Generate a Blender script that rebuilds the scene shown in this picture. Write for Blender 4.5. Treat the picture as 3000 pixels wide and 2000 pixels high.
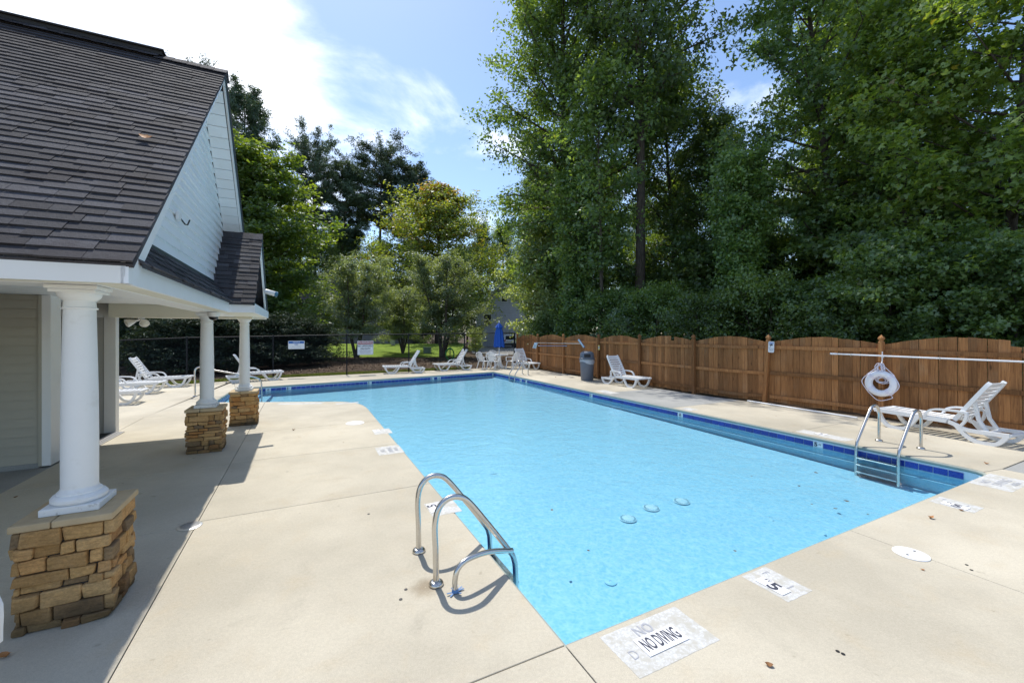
import bpy, math, random
import numpy as np
from mathutils import Vector, Matrix, Euler
from mathutils.geometry import tessellate_polygon

for _o in list(bpy.data.objects):
    bpy.data.objects.remove(_o)
SC = bpy.context.scene
COL = SC.collection
RAD = math.radians
R_ = random.Random(11)

# ------------------------------------------------------------------ camera
H = 1.95                      # eye height
F = 1220.0                    # focal length in photo pixels (3000 wide)
HY = 974.5                    # horizon row in the photo
cam = bpy.data.cameras.new('camera')
cam.sensor_fit = 'HORIZONTAL'
cam.sensor_width = 36.0
cam.lens = F / 3000 * 36.0
cam.shift_y = (HY - 1000.0) / 3000.0
cam.clip_start = 0.05
cam.clip_end = 2000
camo = bpy.data.objects.new('camera', cam)
COL.objects.link(camo)
camo.location = (0, 0, H)
camo.rotation_euler = (RAD(90), 0, 0)
SC.camera = camo

# ------------------------------------------------------------------ light
SUN_EL, SUN_AZ = RAD(59.0), RAD(26.8)         # sun ahead and to the left
sun = bpy.data.lights.new('sun', 'SUN')
sun.energy = 3.45
sun.angle = RAD(0.5)
sun.color = (1.0, 0.955, 0.87)
suno = bpy.data.objects.new('sun', sun)
COL.objects.link(suno)
_d = Vector((math.sin(SUN_AZ) * math.cos(SUN_EL), -math.cos(SUN_AZ) * math.cos(SUN_EL), -math.sin(SUN_EL)))
suno.rotation_euler = _d.to_track_quat('-Z', 'Y').to_euler()
suno.location = (-20, 40, 60)

W = bpy.data.worlds.new('World')
SC.world = W
W.use_nodes = True
nt = W.node_tree
nt.nodes.clear()


def wn(t, **k):
    n = nt.nodes.new(t)
    for a, b in k.items():
        setattr(n, a, b)
    return n


def wl(a, b):
    nt.links.new(a, b)


def wmath(op, a, b=None, clamp=False):
    n = wn('ShaderNodeMath', operation=op)
    n.use_clamp = clamp
    for i, q in enumerate((a, b)):
        if q is None:
            continue
        if isinstance(q, (int, float)):
            n.inputs[i].default_value = q
        else:
            wl(q, n.inputs[i])
    return n.outputs[0]


sky = wn('ShaderNodeTexSky', sky_type='NISHITA')
sky.sun_disc = False
sky.sun_elevation = SUN_EL
sky.sun_rotation = -SUN_AZ
sky.air_density = 1.0
sky.dust_density = 0.4
sky.ozone_density = 3.0
tc = wn('ShaderNodeTexCoord')
sep = wn('ShaderNodeSeparateXYZ')
wl(tc.outputs['Generated'], sep.inputs[0])
zc = wmath('ADD', wmath('MAXIMUM', sep.outputs[2], 0.0), 0.16)
cx = wmath('DIVIDE', sep.outputs[0], zc)
cy = wmath('DIVIDE', sep.outputs[1], zc)
comb = wn('ShaderNodeCombineXYZ')
wl(cx, comb.inputs[0])
wl(cy, comb.inputs[1])
n1 = wn('ShaderNodeTexNoise')
n1.inputs['Scale'].default_value = 1.9
n1.inputs['Detail'].default_value = 9.0
n1.inputs['Roughness'].default_value = 0.58
n1.inputs['Distortion'].default_value = 0.3
mp = wn('ShaderNodeMapping')
mp.inputs['Location'].default_value = (3.7, 1.9, 0.4)
wl(comb.outputs[0], mp.inputs[0])
wl(mp.outputs[0], n1.inputs[0])
# a broad bank of bright cloud round the sun, thinning towards the blue side
dotn = wn('ShaderNodeVectorMath', operation='DOT_PRODUCT')
wl(tc.outputs['Generated'], dotn.inputs[0])
_b = Vector((-0.78, 0.74, 0.72)).normalized()
dotn.inputs[1].default_value = _b
mr = wn('ShaderNodeMapRange', interpolation_type='SMOOTHSTEP')
wl(dotn.outputs['Value'], mr.inputs[0])
mr.inputs[1].default_value = 0.915
mr.inputs[2].default_value = 1.0
mr.inputs[3].default_value = 0.0
mr.inputs[4].default_value = 0.31
cl = wmath('ADD', n1.outputs[0], mr.outputs[0])
mr2 = wn('ShaderNodeMapRange', interpolation_type='SMOOTHSTEP')
wl(cl, mr2.inputs[0])
mr2.inputs[1].default_value = 0.50
mr2.inputs[2].default_value = 0.82
cfac = wmath('MULTIPLY', mr2.outputs[0], 0.93)
mixc = wn('ShaderNodeMix', data_type='RGBA')
wl(cfac, mixc.inputs['Factor'])
wl(sky.outputs[0], mixc.inputs[6])
mixc.inputs[7].default_value = (8.4, 8.7, 9.3, 1)
bg = wn('ShaderNodeBackground')
bg.inputs['Strength'].default_value = 0.15
wl(mixc.outputs[2], bg.inputs[0])
wo = wn('ShaderNodeOutputWorld')
wl(bg.outputs[0], wo.inputs[0])

SC.view_settings.view_transform = 'Standard'
SC.view_settings.look = 'None'
SC.view_settings.exposure = 0.45
SC.view_settings.gamma = 1.0
SC.view_settings.use_curve_mapping = False
SC.render.engine = 'CYCLES'
SC.cycles.max_bounces = 8
SC.cycles.transparent_max_bounces = 12
SC.cycles.diffuse_bounces = 4
SC.cycles.use_denoising = True
SC.cycles.caustics_reflective = False
SC.cycles.caustics_refractive = False

# ------------------------------------------------------------------ frames
PHI = math.atan2(609.3, 1220.0)               # pool and clubhouse stand turned by this angle
D2 = Vector((math.cos(PHI), math.sin(PHI), 0))
D1 = Vector((-math.sin(PHI), math.cos(PHI), 0))


def S(u, v, z=0.0):
    return Vector((D2.x * u + D1.x * v, D2.y * u + D1.y * v, z))


def toS(p):
    return (p.x * D2.x + p.y * D2.y, p.x * D1.x + p.y * D1.y)


def G(px, py, z=0.0):
    """ground point (height z) from surveyed photo coordinates"""
    y = (H - z) * F / (py - HY)
    return Vector(((px - 1500.0) / F * y, y, z))


def P(px, depth, z=0.0):
    return Vector(((px - 1500.0) / F * depth, depth, z))


# ------------------------------------------------------------------ mesh helpers
class MB:
    def __init__(s):
        s.v, s.f, s.m = [], [], []

    def add(s, vs, fs, mi=0):
        b = len(s.v)
        s.v += [tuple(q) for q in vs]
        s.f += [tuple(i + b for i in f) for f in fs]
        s.m += [mi] * len(fs)
        return s

    def box(s, x0, x1, y0, y1, z0, z1, mi=0, M=None):
        vs = [Vector(q) for q in ((x0, y0, z0), (x1, y0, z0), (x1, y1, z0), (x0, y1, z0),
                                  (x0, y0, z1), (x1, y0, z1), (x1, y1, z1), (x0, y1, z1))]
        if M is not None:
            vs = [M @ q for q in vs]
        return s.add(vs, [(3, 2, 1, 0), (4, 5, 6, 7), (0, 1, 5, 4), (1, 2, 6, 5), (2, 3, 7, 6), (3, 0, 4, 7)], mi)

    def prism(s, poly, z0, z1, mi=0, M=None):
        n = len(poly)
        vs = [Vector((p[0], p[1], z0)) for p in poly] + [Vector((p[0], p[1], z1)) for p in poly]
        if M is not None:
            vs = [M @ q for q in vs]
        fs = [tuple(range(n - 1, -1, -1)), tuple(range(n, 2 * n))]
        fs += [(i, (i + 1) % n, n + (i + 1) % n, n + i) for i in range(n)]
        return s.add(vs, fs, mi)

    def tube(s, path, r, n=8, mi=0, cap=True, closed=False):
        path = [Vector(p) for p in path]
        k = len(path)
        rr = r if isinstance(r, (list, tuple)) else [r] * k
        rings, up = [], None
        for i, p in enumerate(path):
            a = path[(i - 1) % k] if (closed or i > 0) else p
            b = path[(i + 1) % k] if (closed or i < k - 1) else p
            t = (b - a)
            t = t.normalized() if t.length > 1e-9 else Vector((0, 0, 1))
            if up is None:
                up = Vector((0, 0, 1)) if abs(t.z) < 0.9 else Vector((1, 0, 0))
            x = up - t * up.dot(t)
            if x.length < 1e-6:
                x = t.orthogonal()
            x.normalize()
            up = x
            y = t.cross(x)
            rings.append([p + (x * math.cos(2 * math.pi * j / n) + y * math.sin(2 * math.pi * j / n)) * rr[i] for j in range(n)])
        vs = [q for ring in rings for q in ring]
        fs = []
        for i in range(k if closed else k - 1):
            a, b = i * n, ((i + 1) % k) * n
            fs += [(a + j, a + (j + 1) % n, b + (j + 1) % n, b + j) for j in range(n)]
        if cap and not closed:
            fs += [tuple(range(n - 1, -1, -1)), tuple(range((k - 1) * n, k * n))]
        return s.add(vs, fs, mi)

    def sweep(s, path, w, h, side=Vector((0, 1, 0)), mi=0, closed=False):
        """rectangular bar along a path lying in a plane whose normal is side: w along side, h in the plane"""
        path = [Vector(p) for p in path]
        k = len(path)
        vs = []
        for i, p in enumerate(path):
            a = path[(i - 1) % k] if (closed or i > 0) else p
            b = path[(i + 1) % k] if (closed or i < k - 1) else p
            t = (b - a).normalized()
            nn = side.cross(t).normalized()
            for q in ((-1, -1), (1, -1), (1, 1), (-1, 1)):
                vs.append(p + side * (q[0] * w / 2) + nn * (q[1] * h / 2))
        fs = []
        for i in range(k if closed else k - 1):
            a, b = 4 * i, 4 * ((i + 1) % k)
            fs += [(a + j, a + (j + 1) % 4, b + (j + 1) % 4, b + j) for j in range(4)]
        if not closed:
            fs += [(3, 2, 1, 0), tuple(4 * (k - 1) + j for j in range(4))]
        return s.add(vs, fs, mi)

    def lathe(s, prof, n=24, c=(0, 0), mi=0, cap=True, M=None):
        vs, fs = [], []
        for r, z in prof:
            for j in range(n):
                a = 2 * math.pi * j / n
                vs.append(Vector((c[0] + r * math.cos(a), c[1] + r * math.sin(a), z)))
        if M is not None:
            vs = [M @ q for q in vs]
        for i in range(len(prof) - 1):
            a, b = i * n, (i + 1) * n
            fs += [(a + j, a + (j + 1) % n, b + (j + 1) % n, b + j) for j in range(n)]
        if cap:
            fs += [tuple(range(n - 1, -1, -1)), tuple(range((len(prof) - 1) * n, len(prof) * n))]
        return s.add(vs, fs, mi)

    def mesh(s, name, mats, smooth=False):
        me = bpy.data.meshes.new(name)
        me.from_pydata(s.v, [], s.f)
        for m in (mats if isinstance(mats, (list, tuple)) else [mats]):
            me.materials.append(m)
        if any(s.m):
            me.polygons.foreach_set('material_index', s.m)
        if smooth:
            if smooth is True:
                me.polygons.foreach_set('use_smooth', [True] * len(me.polygons))
            else:
                me.shade_smooth() if hasattr(me, 'shade_smooth') else None
                try:
                    me.set_sharp_from_angle(angle=RAD(smooth))
                except Exception:
                    pass
        me.update()
        return me

    def build(s, name, mats, parent=None, smooth=False, loc=None, rot=None, bevel=0.0, seg=1):
        return obj(name, s.mesh(name, mats, smooth), parent, loc, rot, bevel, seg)


def obj(name, me, parent=None, loc=None, rot=None, bevel=0.0, seg=1):
    o = bpy.data.objects.new(name, me)
    COL.objects.link(o)
    if parent is not None:
        o.parent = parent
    if loc is not None:
        o.location = loc
    if rot is not None:
        o.rotation_euler = rot
    if bevel:
        b = o.modifiers.new('bevel', 'BEVEL')
        b.width = bevel
        b.segments = seg
        b.limit_method = 'ANGLE'
        b.angle_limit = RAD(40)
    return o


def tag(o, label=None, cat=None, group=None, kind=None):
    if label:
        o['label'] = label
    if cat:
        o['category'] = cat
    if group:
        o['group'] = group
    if kind:
        o['kind'] = kind
    return o


def thing(name, label, cat, loc=(0, 0, 0), rz=0.0, group=None):
    o = bpy.data.objects.new(name, None)
    o.empty_display_size = 0.2
    COL.objects.link(o)
    o.location = loc
    o.rotation_euler = (0, 0, rz)
    return tag(o, label, cat, group)


def kids(o):
    return [c for c in bpy.data.objects if c.parent == o]


def dup(root, loc=None, rz=None, label=None, group=None, scale=None):
    fam = {}
    for c in bpy.data.objects:
        fam.setdefault(c.parent, []).append(c)

    def cp(o, parent):
        c = o.copy()
        COL.objects.link(c)
        if parent is not None:
            c.parent = parent
        for ch in fam.get(o, []):
            cp(ch, c)
        return c
    r = cp(root, None)
    if loc is not None:
        r.location = loc
    if rz is not None:
        r.rotation_euler = (0, 0, rz)
    if label:
        r['label'] = label
    if group:
        r['group'] = group
    if scale is not None:
        r.scale = scale if isinstance(scale, (tuple, list)) else (scale,) * 3
    return r


def text_mesh(s, size, m, bold=0.0, sx=1.0, align='CENTER', space=1.0):
    cu = bpy.data.curves.new('lettering', 'FONT')
    cu.body = s
    cu.size = size
    cu.align_x = align
    cu.align_y = 'CENTER'
    cu.offset = bold
    cu.extrude = 0.0008
    cu.space_character = space
    cu.resolution_u = 3
    ob = bpy.data.objects.new('lettering', cu)
    COL.objects.link(ob)
    dg = bpy.context.evaluated_depsgraph_get()
    me = bpy.data.meshes.new_from_object(ob.evaluated_get(dg))
    bpy.data.objects.remove(ob)
    bpy.data.curves.remove(cu)
    if sx != 1.0:
        for v in me.vertices:
            v.co.x *= sx
    me.materials.clear()
    me.materials.append(m)
    return me


# ------------------------------------------------------------------ materials
def nodes(name):
    m = bpy.data.materials.new(name)
    m.use_nodes = True
    t = m.node_tree
    t.nodes.clear()
    out = t.nodes.new('ShaderNodeOutputMaterial')
    return m, t, out


def N(t, ty, **k):
    n = t.nodes.new(ty)
    for a, b in k.items():
        setattr(n, a, b)
    return n


def noise(t, vec, scale, detail=4, rough=0.55, dist=0.0):
    n = N(t, 'ShaderNodeTexNoise')
    n.inputs['Scale'].default_value = scale
    n.inputs['Detail'].default_value = detail
    n.inputs['Roughness'].default_value = rough
    n.inputs['Distortion'].default_value = dist
    t.links.new(vec, n.inputs['Vector'])
    return n.outputs[0]


def ramp(t, fac, stops):
    n = N(t, 'ShaderNodeValToRGB')
    e = n.color_ramp.elements
    while len(e) < len(stops):
        e.new(0.5)
    for i, (p, c) in enumerate(stops):
        e[i].position = p
        e[i].color = (c[0], c[1], c[2], 1) if not isinstance(c, (int, float)) else (c, c, c, 1)
    t.links.new(fac, n.inputs[0])
    return n.outputs[0]


def mixc_(t, fac, a, b, mode='MIX'):
    n = N(t, 'ShaderNodeMix', data_type='RGBA', blend_type=mode)
    for s, q in ((n.inputs[0], fac), (n.inputs[6], a), (n.inputs[7], b)):
        if isinstance(q, (int, float)):
            s.default_value = q if s.type == 'VALUE' else (q, q, q, 1)
        elif isinstance(q, (tuple, list)):
            s.default_value = (q[0], q[1], q[2], 1)
        else:
            t.links.new(q, s)
    return n.outputs[2]


def math_(t, op, a, b=None, clamp=False):
    n = N(t, 'ShaderNodeMath', operation=op)
    n.use_clamp = clamp
    for i, q in enumerate((a, b)):
        if q is None:
            continue
        if isinstance(q, (int, float)):
            n.inputs[i].default_value = q
        else:
            t.links.new(q, n.inputs[i])
    return n.outputs[0]


def maprange(t, v, a, b, c=0.0, d=1.0, smooth=True):
    n = N(t, 'ShaderNodeMapRange', interpolation_type='SMOOTHSTEP' if smooth else 'LINEAR')
    t.links.new(v, n.inputs[0])
    for i, q in enumerate((a, b, c, d)):
        n.inputs[i + 1].default_value = q
    return n.outputs[0]


def coords(t, kind='Object', scale=None):
    if kind == 'World':
        o = N(t, 'ShaderNodeNewGeometry').outputs['Position']
    else:
        o = N(t, 'ShaderNodeTexCoord').outputs[kind]
    if scale:
        mp_ = N(t, 'ShaderNodeMapping')
        mp_.inputs['Scale'].default_value = scale
        t.links.new(o, mp_.inputs[0])
        o = mp_.outputs[0]
    return o


def principled(t, out, col, rough=0.6, metal=0.0, spec=0.5, bump=None, bstr=0.3, bdist=0.01):
    p = N(t, 'ShaderNodeBsdfPrincipled')
    if isinstance(col, (tuple, list)):
        p.inputs['Base Color'].default_value = (col[0], col[1], col[2], 1)
    else:
        t.links.new(col, p.inputs['Base Color'])
    if isinstance(rough, (int, float)):
        p.inputs['Roughness'].default_value = rough
    else:
        t.links.new(rough, p.inputs['Roughness'])
    p.inputs['Metallic'].default_value = metal
    p.inputs['Specular IOR Level'].default_value = spec
    if bump is not None:
        b = N(t, 'ShaderNodeBump')
        b.inputs['Strength'].default_value = bstr
        b.inputs['Distance'].default_value = bdist
        t.links.new(bump, b.inputs['Height'])
        t.links.new(b.outputs[0], p.inputs['Normal'])
    t.links.new(p.outputs[0], out.inputs[0])
    return p


def simple(name, col, rough=0.55, metal=0.0, spec=0.5, var=0.12, scale=6.0, rand=0.0, bump=0.0, bscale=60.0, kind='Object', dirt=None):
    """base colour with soft mottling, optional per-object shift and fine relief"""
    m, t, out = nodes(name)
    co = coords(t, kind)
    f = noise(t, co, scale, 5, 0.6)
    c = mixc_(t, f, tuple(q * (1 - var) for q in col), tuple(min(1, q * (1 + var)) for q in col))
    if rand:
        oi = N(t, 'ShaderNodeObjectInfo').outputs['Random']
        v = maprange(t, oi, 0, 1, 1 - rand, 1 + rand, False)
        c = mixc_(t, 1.0, c, v, 'MULTIPLY')
    if dirt:
        d = maprange(t, noise(t, co, dirt[1], 6, 0.7), 0.55, 0.75, 0, dirt[2])
        c = mixc_(t, d, c, dirt[0])
    b = noise(t, co, bscale, 3, 0.6) if bump else None
    principled(t, out, c, rough, metal, spec, b, bump, 0.01)
    return m


M = {}
# --- concrete
def concrete(name, c1, c2, stain, spk=0.10):
    m, t, out = nodes(name)
    co = coords(t, 'World')
    big = noise(t, co, 0.45, 5, 0.6)
    mid = noise(t, co, 2.6, 6, 0.65, 0.4)
    fine = noise(t, co, 150.0, 2, 0.7)
    grit = noise(t, co, 42.0, 3, 0.7)
    c = mixc_(t, ramp(t, big, [(0.38, 0.0), (0.62, 1.0)]), tuple(q * 0.95 for q in c1), tuple(min(1, q * 1.05) for q in c2))
    c = mixc_(t, maprange(t, mid, 0.50, 0.80, 0, 0.45), c, stain)
    dark = maprange(t, noise(t, co, 1.1, 7, 0.72, 0.8), 0.56, 0.78, 0, 0.42)
    c = mixc_(t, dark, c, tuple(q * 0.62 for q in c1))
    sp = maprange(t, fine, 0.25, 0.75, 1 - spk * 1.5, 1 + spk * 1.3, False)
    c = mixc_(t, 1.0, c, sp, 'MULTIPLY')
    sp2 = maprange(t, grit, 0.3, 0.7, 0.93, 1.06, False)
    c = mixc_(t, 1.0, c, sp2, 'MULTIPLY')
    spot = maprange(t, noise(t, co, 9.0, 2, 0.5), 0.70, 0.78, 0, 0.35)
    c = mixc_(t, spot, c, (0.20, 0.17, 0.12))
    oi = N(t, 'ShaderNodeObjectInfo').outputs['Random']
    c = mixc_(t, 1.0, c, maprange(t, oi, 0, 1, 0.94, 1.05, False), 'MULTIPLY')
    h = math_(t, 'ADD', fine, math_(t, 'MULTIPLY', grit, 1.5))
    principled(t, out, c, 0.85, 0, 0.25, h, 0.35, 0.004)
    return m


M['concrete'] = concrete('deck_concrete', (0.462, 0.418, 0.332), (0.545, 0.496, 0.398), (0.48, 0.395, 0.27))
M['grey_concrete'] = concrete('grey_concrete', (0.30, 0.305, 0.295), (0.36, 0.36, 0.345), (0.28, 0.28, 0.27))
M['coping'] = simple('coping', (0.30, 0.335, 0.30), 0.8, var=0.15, scale=20, bump=0.2, kind='Object')


def leafmat(name, dark, light, autumn=None, trans=0.50, gloss=0.055, rand=0.18, af=0.0):
    m, t, out = nodes(name)
    at = N(t, 'ShaderNodeAttribute')
    at.attribute_name = 'tint'
    c = mixc_(t, at.outputs['Fac'], dark, light)
    if autumn:
        at2 = N(t, 'ShaderNodeAttribute')
        at2.attribute_name = 'turn'
        c = mixc_(t, maprange(t, at2.outputs['Fac'], 1 - af, 1.02, 0, 1), c, autumn)
    oi = N(t, 'ShaderNodeObjectInfo').outputs['Random']
    c = mixc_(t, 1.0, c, maprange(t, oi, 0, 1, 1 - rand, 1 + rand, False), 'MULTIPLY')
    d = N(t, 'ShaderNodeBsdfDiffuse')
    t.links.new(c, d.inputs[0])
    tr = N(t, 'ShaderNodeBsdfTranslucent')
    ct = mixc_(t, 1.0, c, (1.75, 1.60, 0.50), 'MULTIPLY')
    t.links.new(ct, tr.inputs[0])
    g = N(t, 'ShaderNodeBsdfGlossy')
    g.inputs['Roughness'].default_value = 0.45
    g.inputs[0].default_value = (0.9, 0.95, 1.0, 1)
    a = N(t, 'ShaderNodeMixShader')
    a.inputs[0].default_value = trans
    t.links.new(d.outputs[0], a.inputs[1])
    t.links.new(tr.outputs[0], a.inputs[2])
    b = N(t, 'ShaderNodeMixShader')
    b.inputs[0].default_value = gloss
    t.links.new(a.outputs[0], b.inputs[1])
    t.links.new(g.outputs[0], b.inputs[2])
    t.links.new(b.outputs[0], out.inputs[0])
    return m


M['leaf_gum'] = leafmat('sweetgum_leaf', (0.085, 0.161, 0.057), (0.226, 0.340, 0.085), (0.20, 0.085, 0.02), af=0.05)
M['leaf_wood'] = leafmat('woodland_leaf', (0.080, 0.148, 0.049), (0.207, 0.302, 0.076), (0.19, 0.09, 0.03), af=0.03)
M['leaf_bright'] = leafmat('bright_leaf', (0.130, 0.225, 0.045), (0.31, 0.42, 0.08), (0.33, 0.16, 0.03), af=0.08)
M['leaf_maple'] = leafmat('maple_leaf', (0.075, 0.140, 0.032), (0.205, 0.280, 0.055))
M['leaf_tulip'] = leafmat('tulip_tree_leaf', (0.125, 0.215, 0.045), (0.33, 0.38, 0.07), (0.42, 0.20, 0.04), af=0.45)
M['leaf_myrtle'] = leafmat('wax_myrtle_leaf', (0.125, 0.185, 0.095), (0.30, 0.37, 0.21), gloss=0.06)
M['leaf_pale'] = leafmat('pale_leaf', (0.161, 0.235, 0.085), (0.415, 0.491, 0.207), gloss=0.06)
M['needle'] = leafmat('pine_needle', (0.043, 0.078, 0.045), (0.106, 0.156, 0.071), trans=0.2)
M['cedar'] = leafmat('cedar_spray', (0.023, 0.040, 0.026), (0.057, 0.085, 0.051), trans=0.15, gloss=0.015)
M['arching'] = leafmat('blue_green_leaf', (0.132, 0.198, 0.132), (0.283, 0.378, 0.265), trans=0.25)


def bark(name, c1, c2):
    m, t, out = nodes(name)
    co = coords(t, 'Object', (1, 1, 0.18))
    f = noise(t, co, 16, 6, 0.7)
    c = mixc_(t, ramp(t, f, [(0.35, 0.0), (0.65, 1.0)]), c1, c2)
    principled(t, out, c, 0.9, 0, 0.2, f, 0.9, 0.03)
    return m


M['bark'] = bark('bark', (0.050, 0.040, 0.032), (0.145, 0.120, 0.098))
M['pine_bark'] = bark('pine_bark', (0.060, 0.042, 0.034), (0.170, 0.125, 0.100))


def wood(name, c1, c2, c3):
    m, t, out = nodes(name)
    tcn = N(t, 'ShaderNodeTexCoord').outputs['Object']
    oi = N(t, 'ShaderNodeObjectInfo')
    sh = N(t, 'ShaderNodeVectorMath', operation='MULTIPLY_ADD')
    cmb = N(t, 'ShaderNodeCombineXYZ')
    for i in range(3):
        t.links.new(oi.outputs['Random'], cmb.inputs[i])
    t.links.new(cmb.outputs[0], sh.inputs[0])
    sh.inputs[1].default_value = (31, 17, 43)
    t.links.new(tcn, sh.inputs[2])
    mp_ = N(t, 'ShaderNodeMapping')
    mp_.inputs['Scale'].default_value = (14, 14, 0.55)
    t.links.new(sh.outputs[0], mp_.inputs[0])
    gr = noise(t, mp_.outputs[0], 2.6, 7, 0.68, 1.6)
    wav = noise(t, sh.outputs[0], 1.1, 4, 0.6)
    c = mixc_(t, ramp(t, gr, [(0.32, 0.0), (0.68, 1.0)]), c1, c2)
    c = mixc_(t, maprange(t, wav, 0.48, 0.78, 0, 0.6), c, c3)
    kn = N(t, 'ShaderNodeTexVoronoi')
    mk = N(t, 'ShaderNodeMapping')
    mk.inputs['Scale'].default_value = (5, 5, 1.5)
    t.links.new(sh.outputs[0], mk.inputs[0])
    t.links.new(mk.outputs[0], kn.inputs[0])
    kn.inputs['Scale'].default_value = 1.1
    c = mixc_(t, maprange(t, kn.outputs[0], 0.03, 0.13, 0.75, 0), c, tuple(q * 0.35 for q in c1))
    c = mixc_(t, 1.0, c, maprange(t, oi.outputs['Random'], 0, 1, 0.62, 1.34, False), 'MULTIPLY')
    principled(t, out, c, 0.78, 0, 0.25, gr, 0.5, 0.006)
    return m


M['fence_wood'] = wood('fence_wood', (0.165, 0.068, 0.025), (0.43, 0.20, 0.073), (0.34, 0.205, 0.11))
M['white_paint'] = simple('white_paint', (0.80, 0.80, 0.785), 0.45, var=0.04, scale=4, dirt=((0.50, 0.48, 0.42), 3.0, 0.22), bump=0.05, bscale=30)
M['column_paint'] = simple('column_paint', (0.80, 0.80, 0.79), 0.5, var=0.05, scale=5, dirt=((0.42, 0.36, 0.27), 6.0, 0.22), bump=0.08, bscale=40)
M['chipped_paint'] = simple('chipped_paint', (0.78, 0.78, 0.77), 0.55, var=0.05, scale=5, dirt=((0.13, 0.075, 0.045), 9.0, 0.75), bump=0.1, bscale=40)
M['vinyl'] = simple('white_vinyl', (0.86, 0.88, 0.90), 0.42, var=0.04, scale=3, dirt=((0.52, 0.54, 0.44), 2.5, 0.25), rand=0.03)
M['cream_vinyl'] = simple('cream_vinyl', (0.78, 0.75, 0.62), 0.5, var=0.05, scale=3, rand=0.03)
M['tan_vinyl'] = simple('tan_vinyl', (0.40, 0.375, 0.305), 0.5, var=0.05, scale=3, rand=0.03)
M['grey_panel'] = simple('grey_panel', (0.45, 0.445, 0.42), 0.55, var=0.06, scale=4)
M['dark_flash'] = simple('dark_flashing', (0.035, 0.055, 0.06), 0.5)
M['dark'] = simple('dark_interior', (0.03, 0.03, 0.03), 0.8)


def shingle_mat():
    m, t, out = nodes('asphalt_shingle')
    co = coords(t, 'Object')
    wp = coords(t, 'World')
    oi = N(t, 'ShaderNodeObjectInfo').outputs['Random']
    fine = noise(t, wp, 190, 2, 0.7)
    gran = noise(t, wp, 60, 3, 0.7)
    c = ramp(t, oi, [(0.0, (0.042, 0.040, 0.045)), (0.35, (0.056, 0.054, 0.060)), (0.65, (0.068, 0.066, 0.074)), (1.0, (0.094, 0.092, 0.104))])
    c = mixc_(t, 1.0, c, maprange(t, fine, 0.25, 0.75, 0.55, 1.5, False), 'MULTIPLY')
    c = mixc_(t, 1.0, c, maprange(t, gran, 0.3, 0.7, 0.8, 1.2, False), 'MULTIPLY')
    st = maprange(t, noise(t, wp, 1.3, 5, 0.65), 0.47, 0.70, 0, 0.7)
    c = mixc_(t, st, c, (0.036, 0.030, 0.032))
    principled(t, out, c, 0.85, 0, 0.25, math_(t, 'ADD', fine, gran), 0.8, 0.006)
    return m


M['shingle'] = shingle_mat()
M['resin'] = simple('white_resin', (0.82, 0.83, 0.84), 0.35, var=0.03, scale=5, spec=0.5, dirt=((0.55, 0.53, 0.47), 5.0, 0.18))
M['steel'] = simple('stainless_steel', (0.60, 0.585, 0.56), 0.24, metal=1.0, var=0.15, scale=9, bump=0.03, bscale=90)
M['aluminium'] = simple('aluminium', (0.72, 0.73, 0.74), 0.32, metal=0.85, var=0.06)
M['white_pole'] = simple('white_pole', (0.78, 0.79, 0.82), 0.35, var=0.04)


def stone_mat():
    m, t, out = nodes('ledge_stone')
    co = coords(t, 'World')
    oi = N(t, 'ShaderNodeObjectInfo').outputs['Random']
    c = ramp(t, oi, [(0.0, (0.539, 0.320, 0.125)), (0.22, (0.440, 0.265, 0.110)), (0.42, (0.392, 0.224, 0.086)), (0.60, (0.555, 0.354, 0.158)), (0.78, (0.490, 0.224, 0.067)), (0.9, (0.237, 0.156, 0.082)), (1.0, (0.187, 0.129, 0.077))])
    a = noise(t, coords(t, 'World', (1, 1, 3.5)), 14, 6, 0.7, 0.6)
    b = noise(t, co, 70, 4, 0.7)
    d = noise(t, co, 5.0, 4, 0.6)
    c = mixc_(t, 1.0, c, maprange(t, a, 0.25, 0.75, 0.65, 1.35, False), 'MULTIPLY')
    c = mixc_(t, maprange(t, d, 0.45, 0.72, 0, 0.40), c, (0.40, 0.275, 0.145))
    c = mixc_(t, 1.0, c, maprange(t, b, 0.3, 0.7, 0.82, 1.18, False), 'MULTIPLY')
    # lowest courses turn unevenly darker towards the ground
    z = N(t, 'ShaderNodeSeparateXYZ')
    t.links.new(co, z.inputs[0])
    w = math_(t, 'ADD', z.outputs[2], math_(t, 'MULTIPLY', math_(t, 'SUBTRACT', d, 0.5), 0.35))
    c = mixc_(t, maprange(t, w, 0.0, 0.26, 0.72, 0), c, (0.050, 0.043, 0.030))
    principled(t, out, c, 0.88, 0, 0.25, math_(t, 'ADD', a, math_(t, 'MULTIPLY', b, 0.5)), 0.9, 0.012)
    return m


M['stone'] = stone_mat()
M['mortar'] = simple('mortar', (0.055, 0.048, 0.040), 0.9)
M['cap_stone'] = simple('cap_stone', (0.46, 0.35, 0.21), 0.85, var=0.25, scale=7, bump=0.5, bscale=35, rand=0.08)


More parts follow.
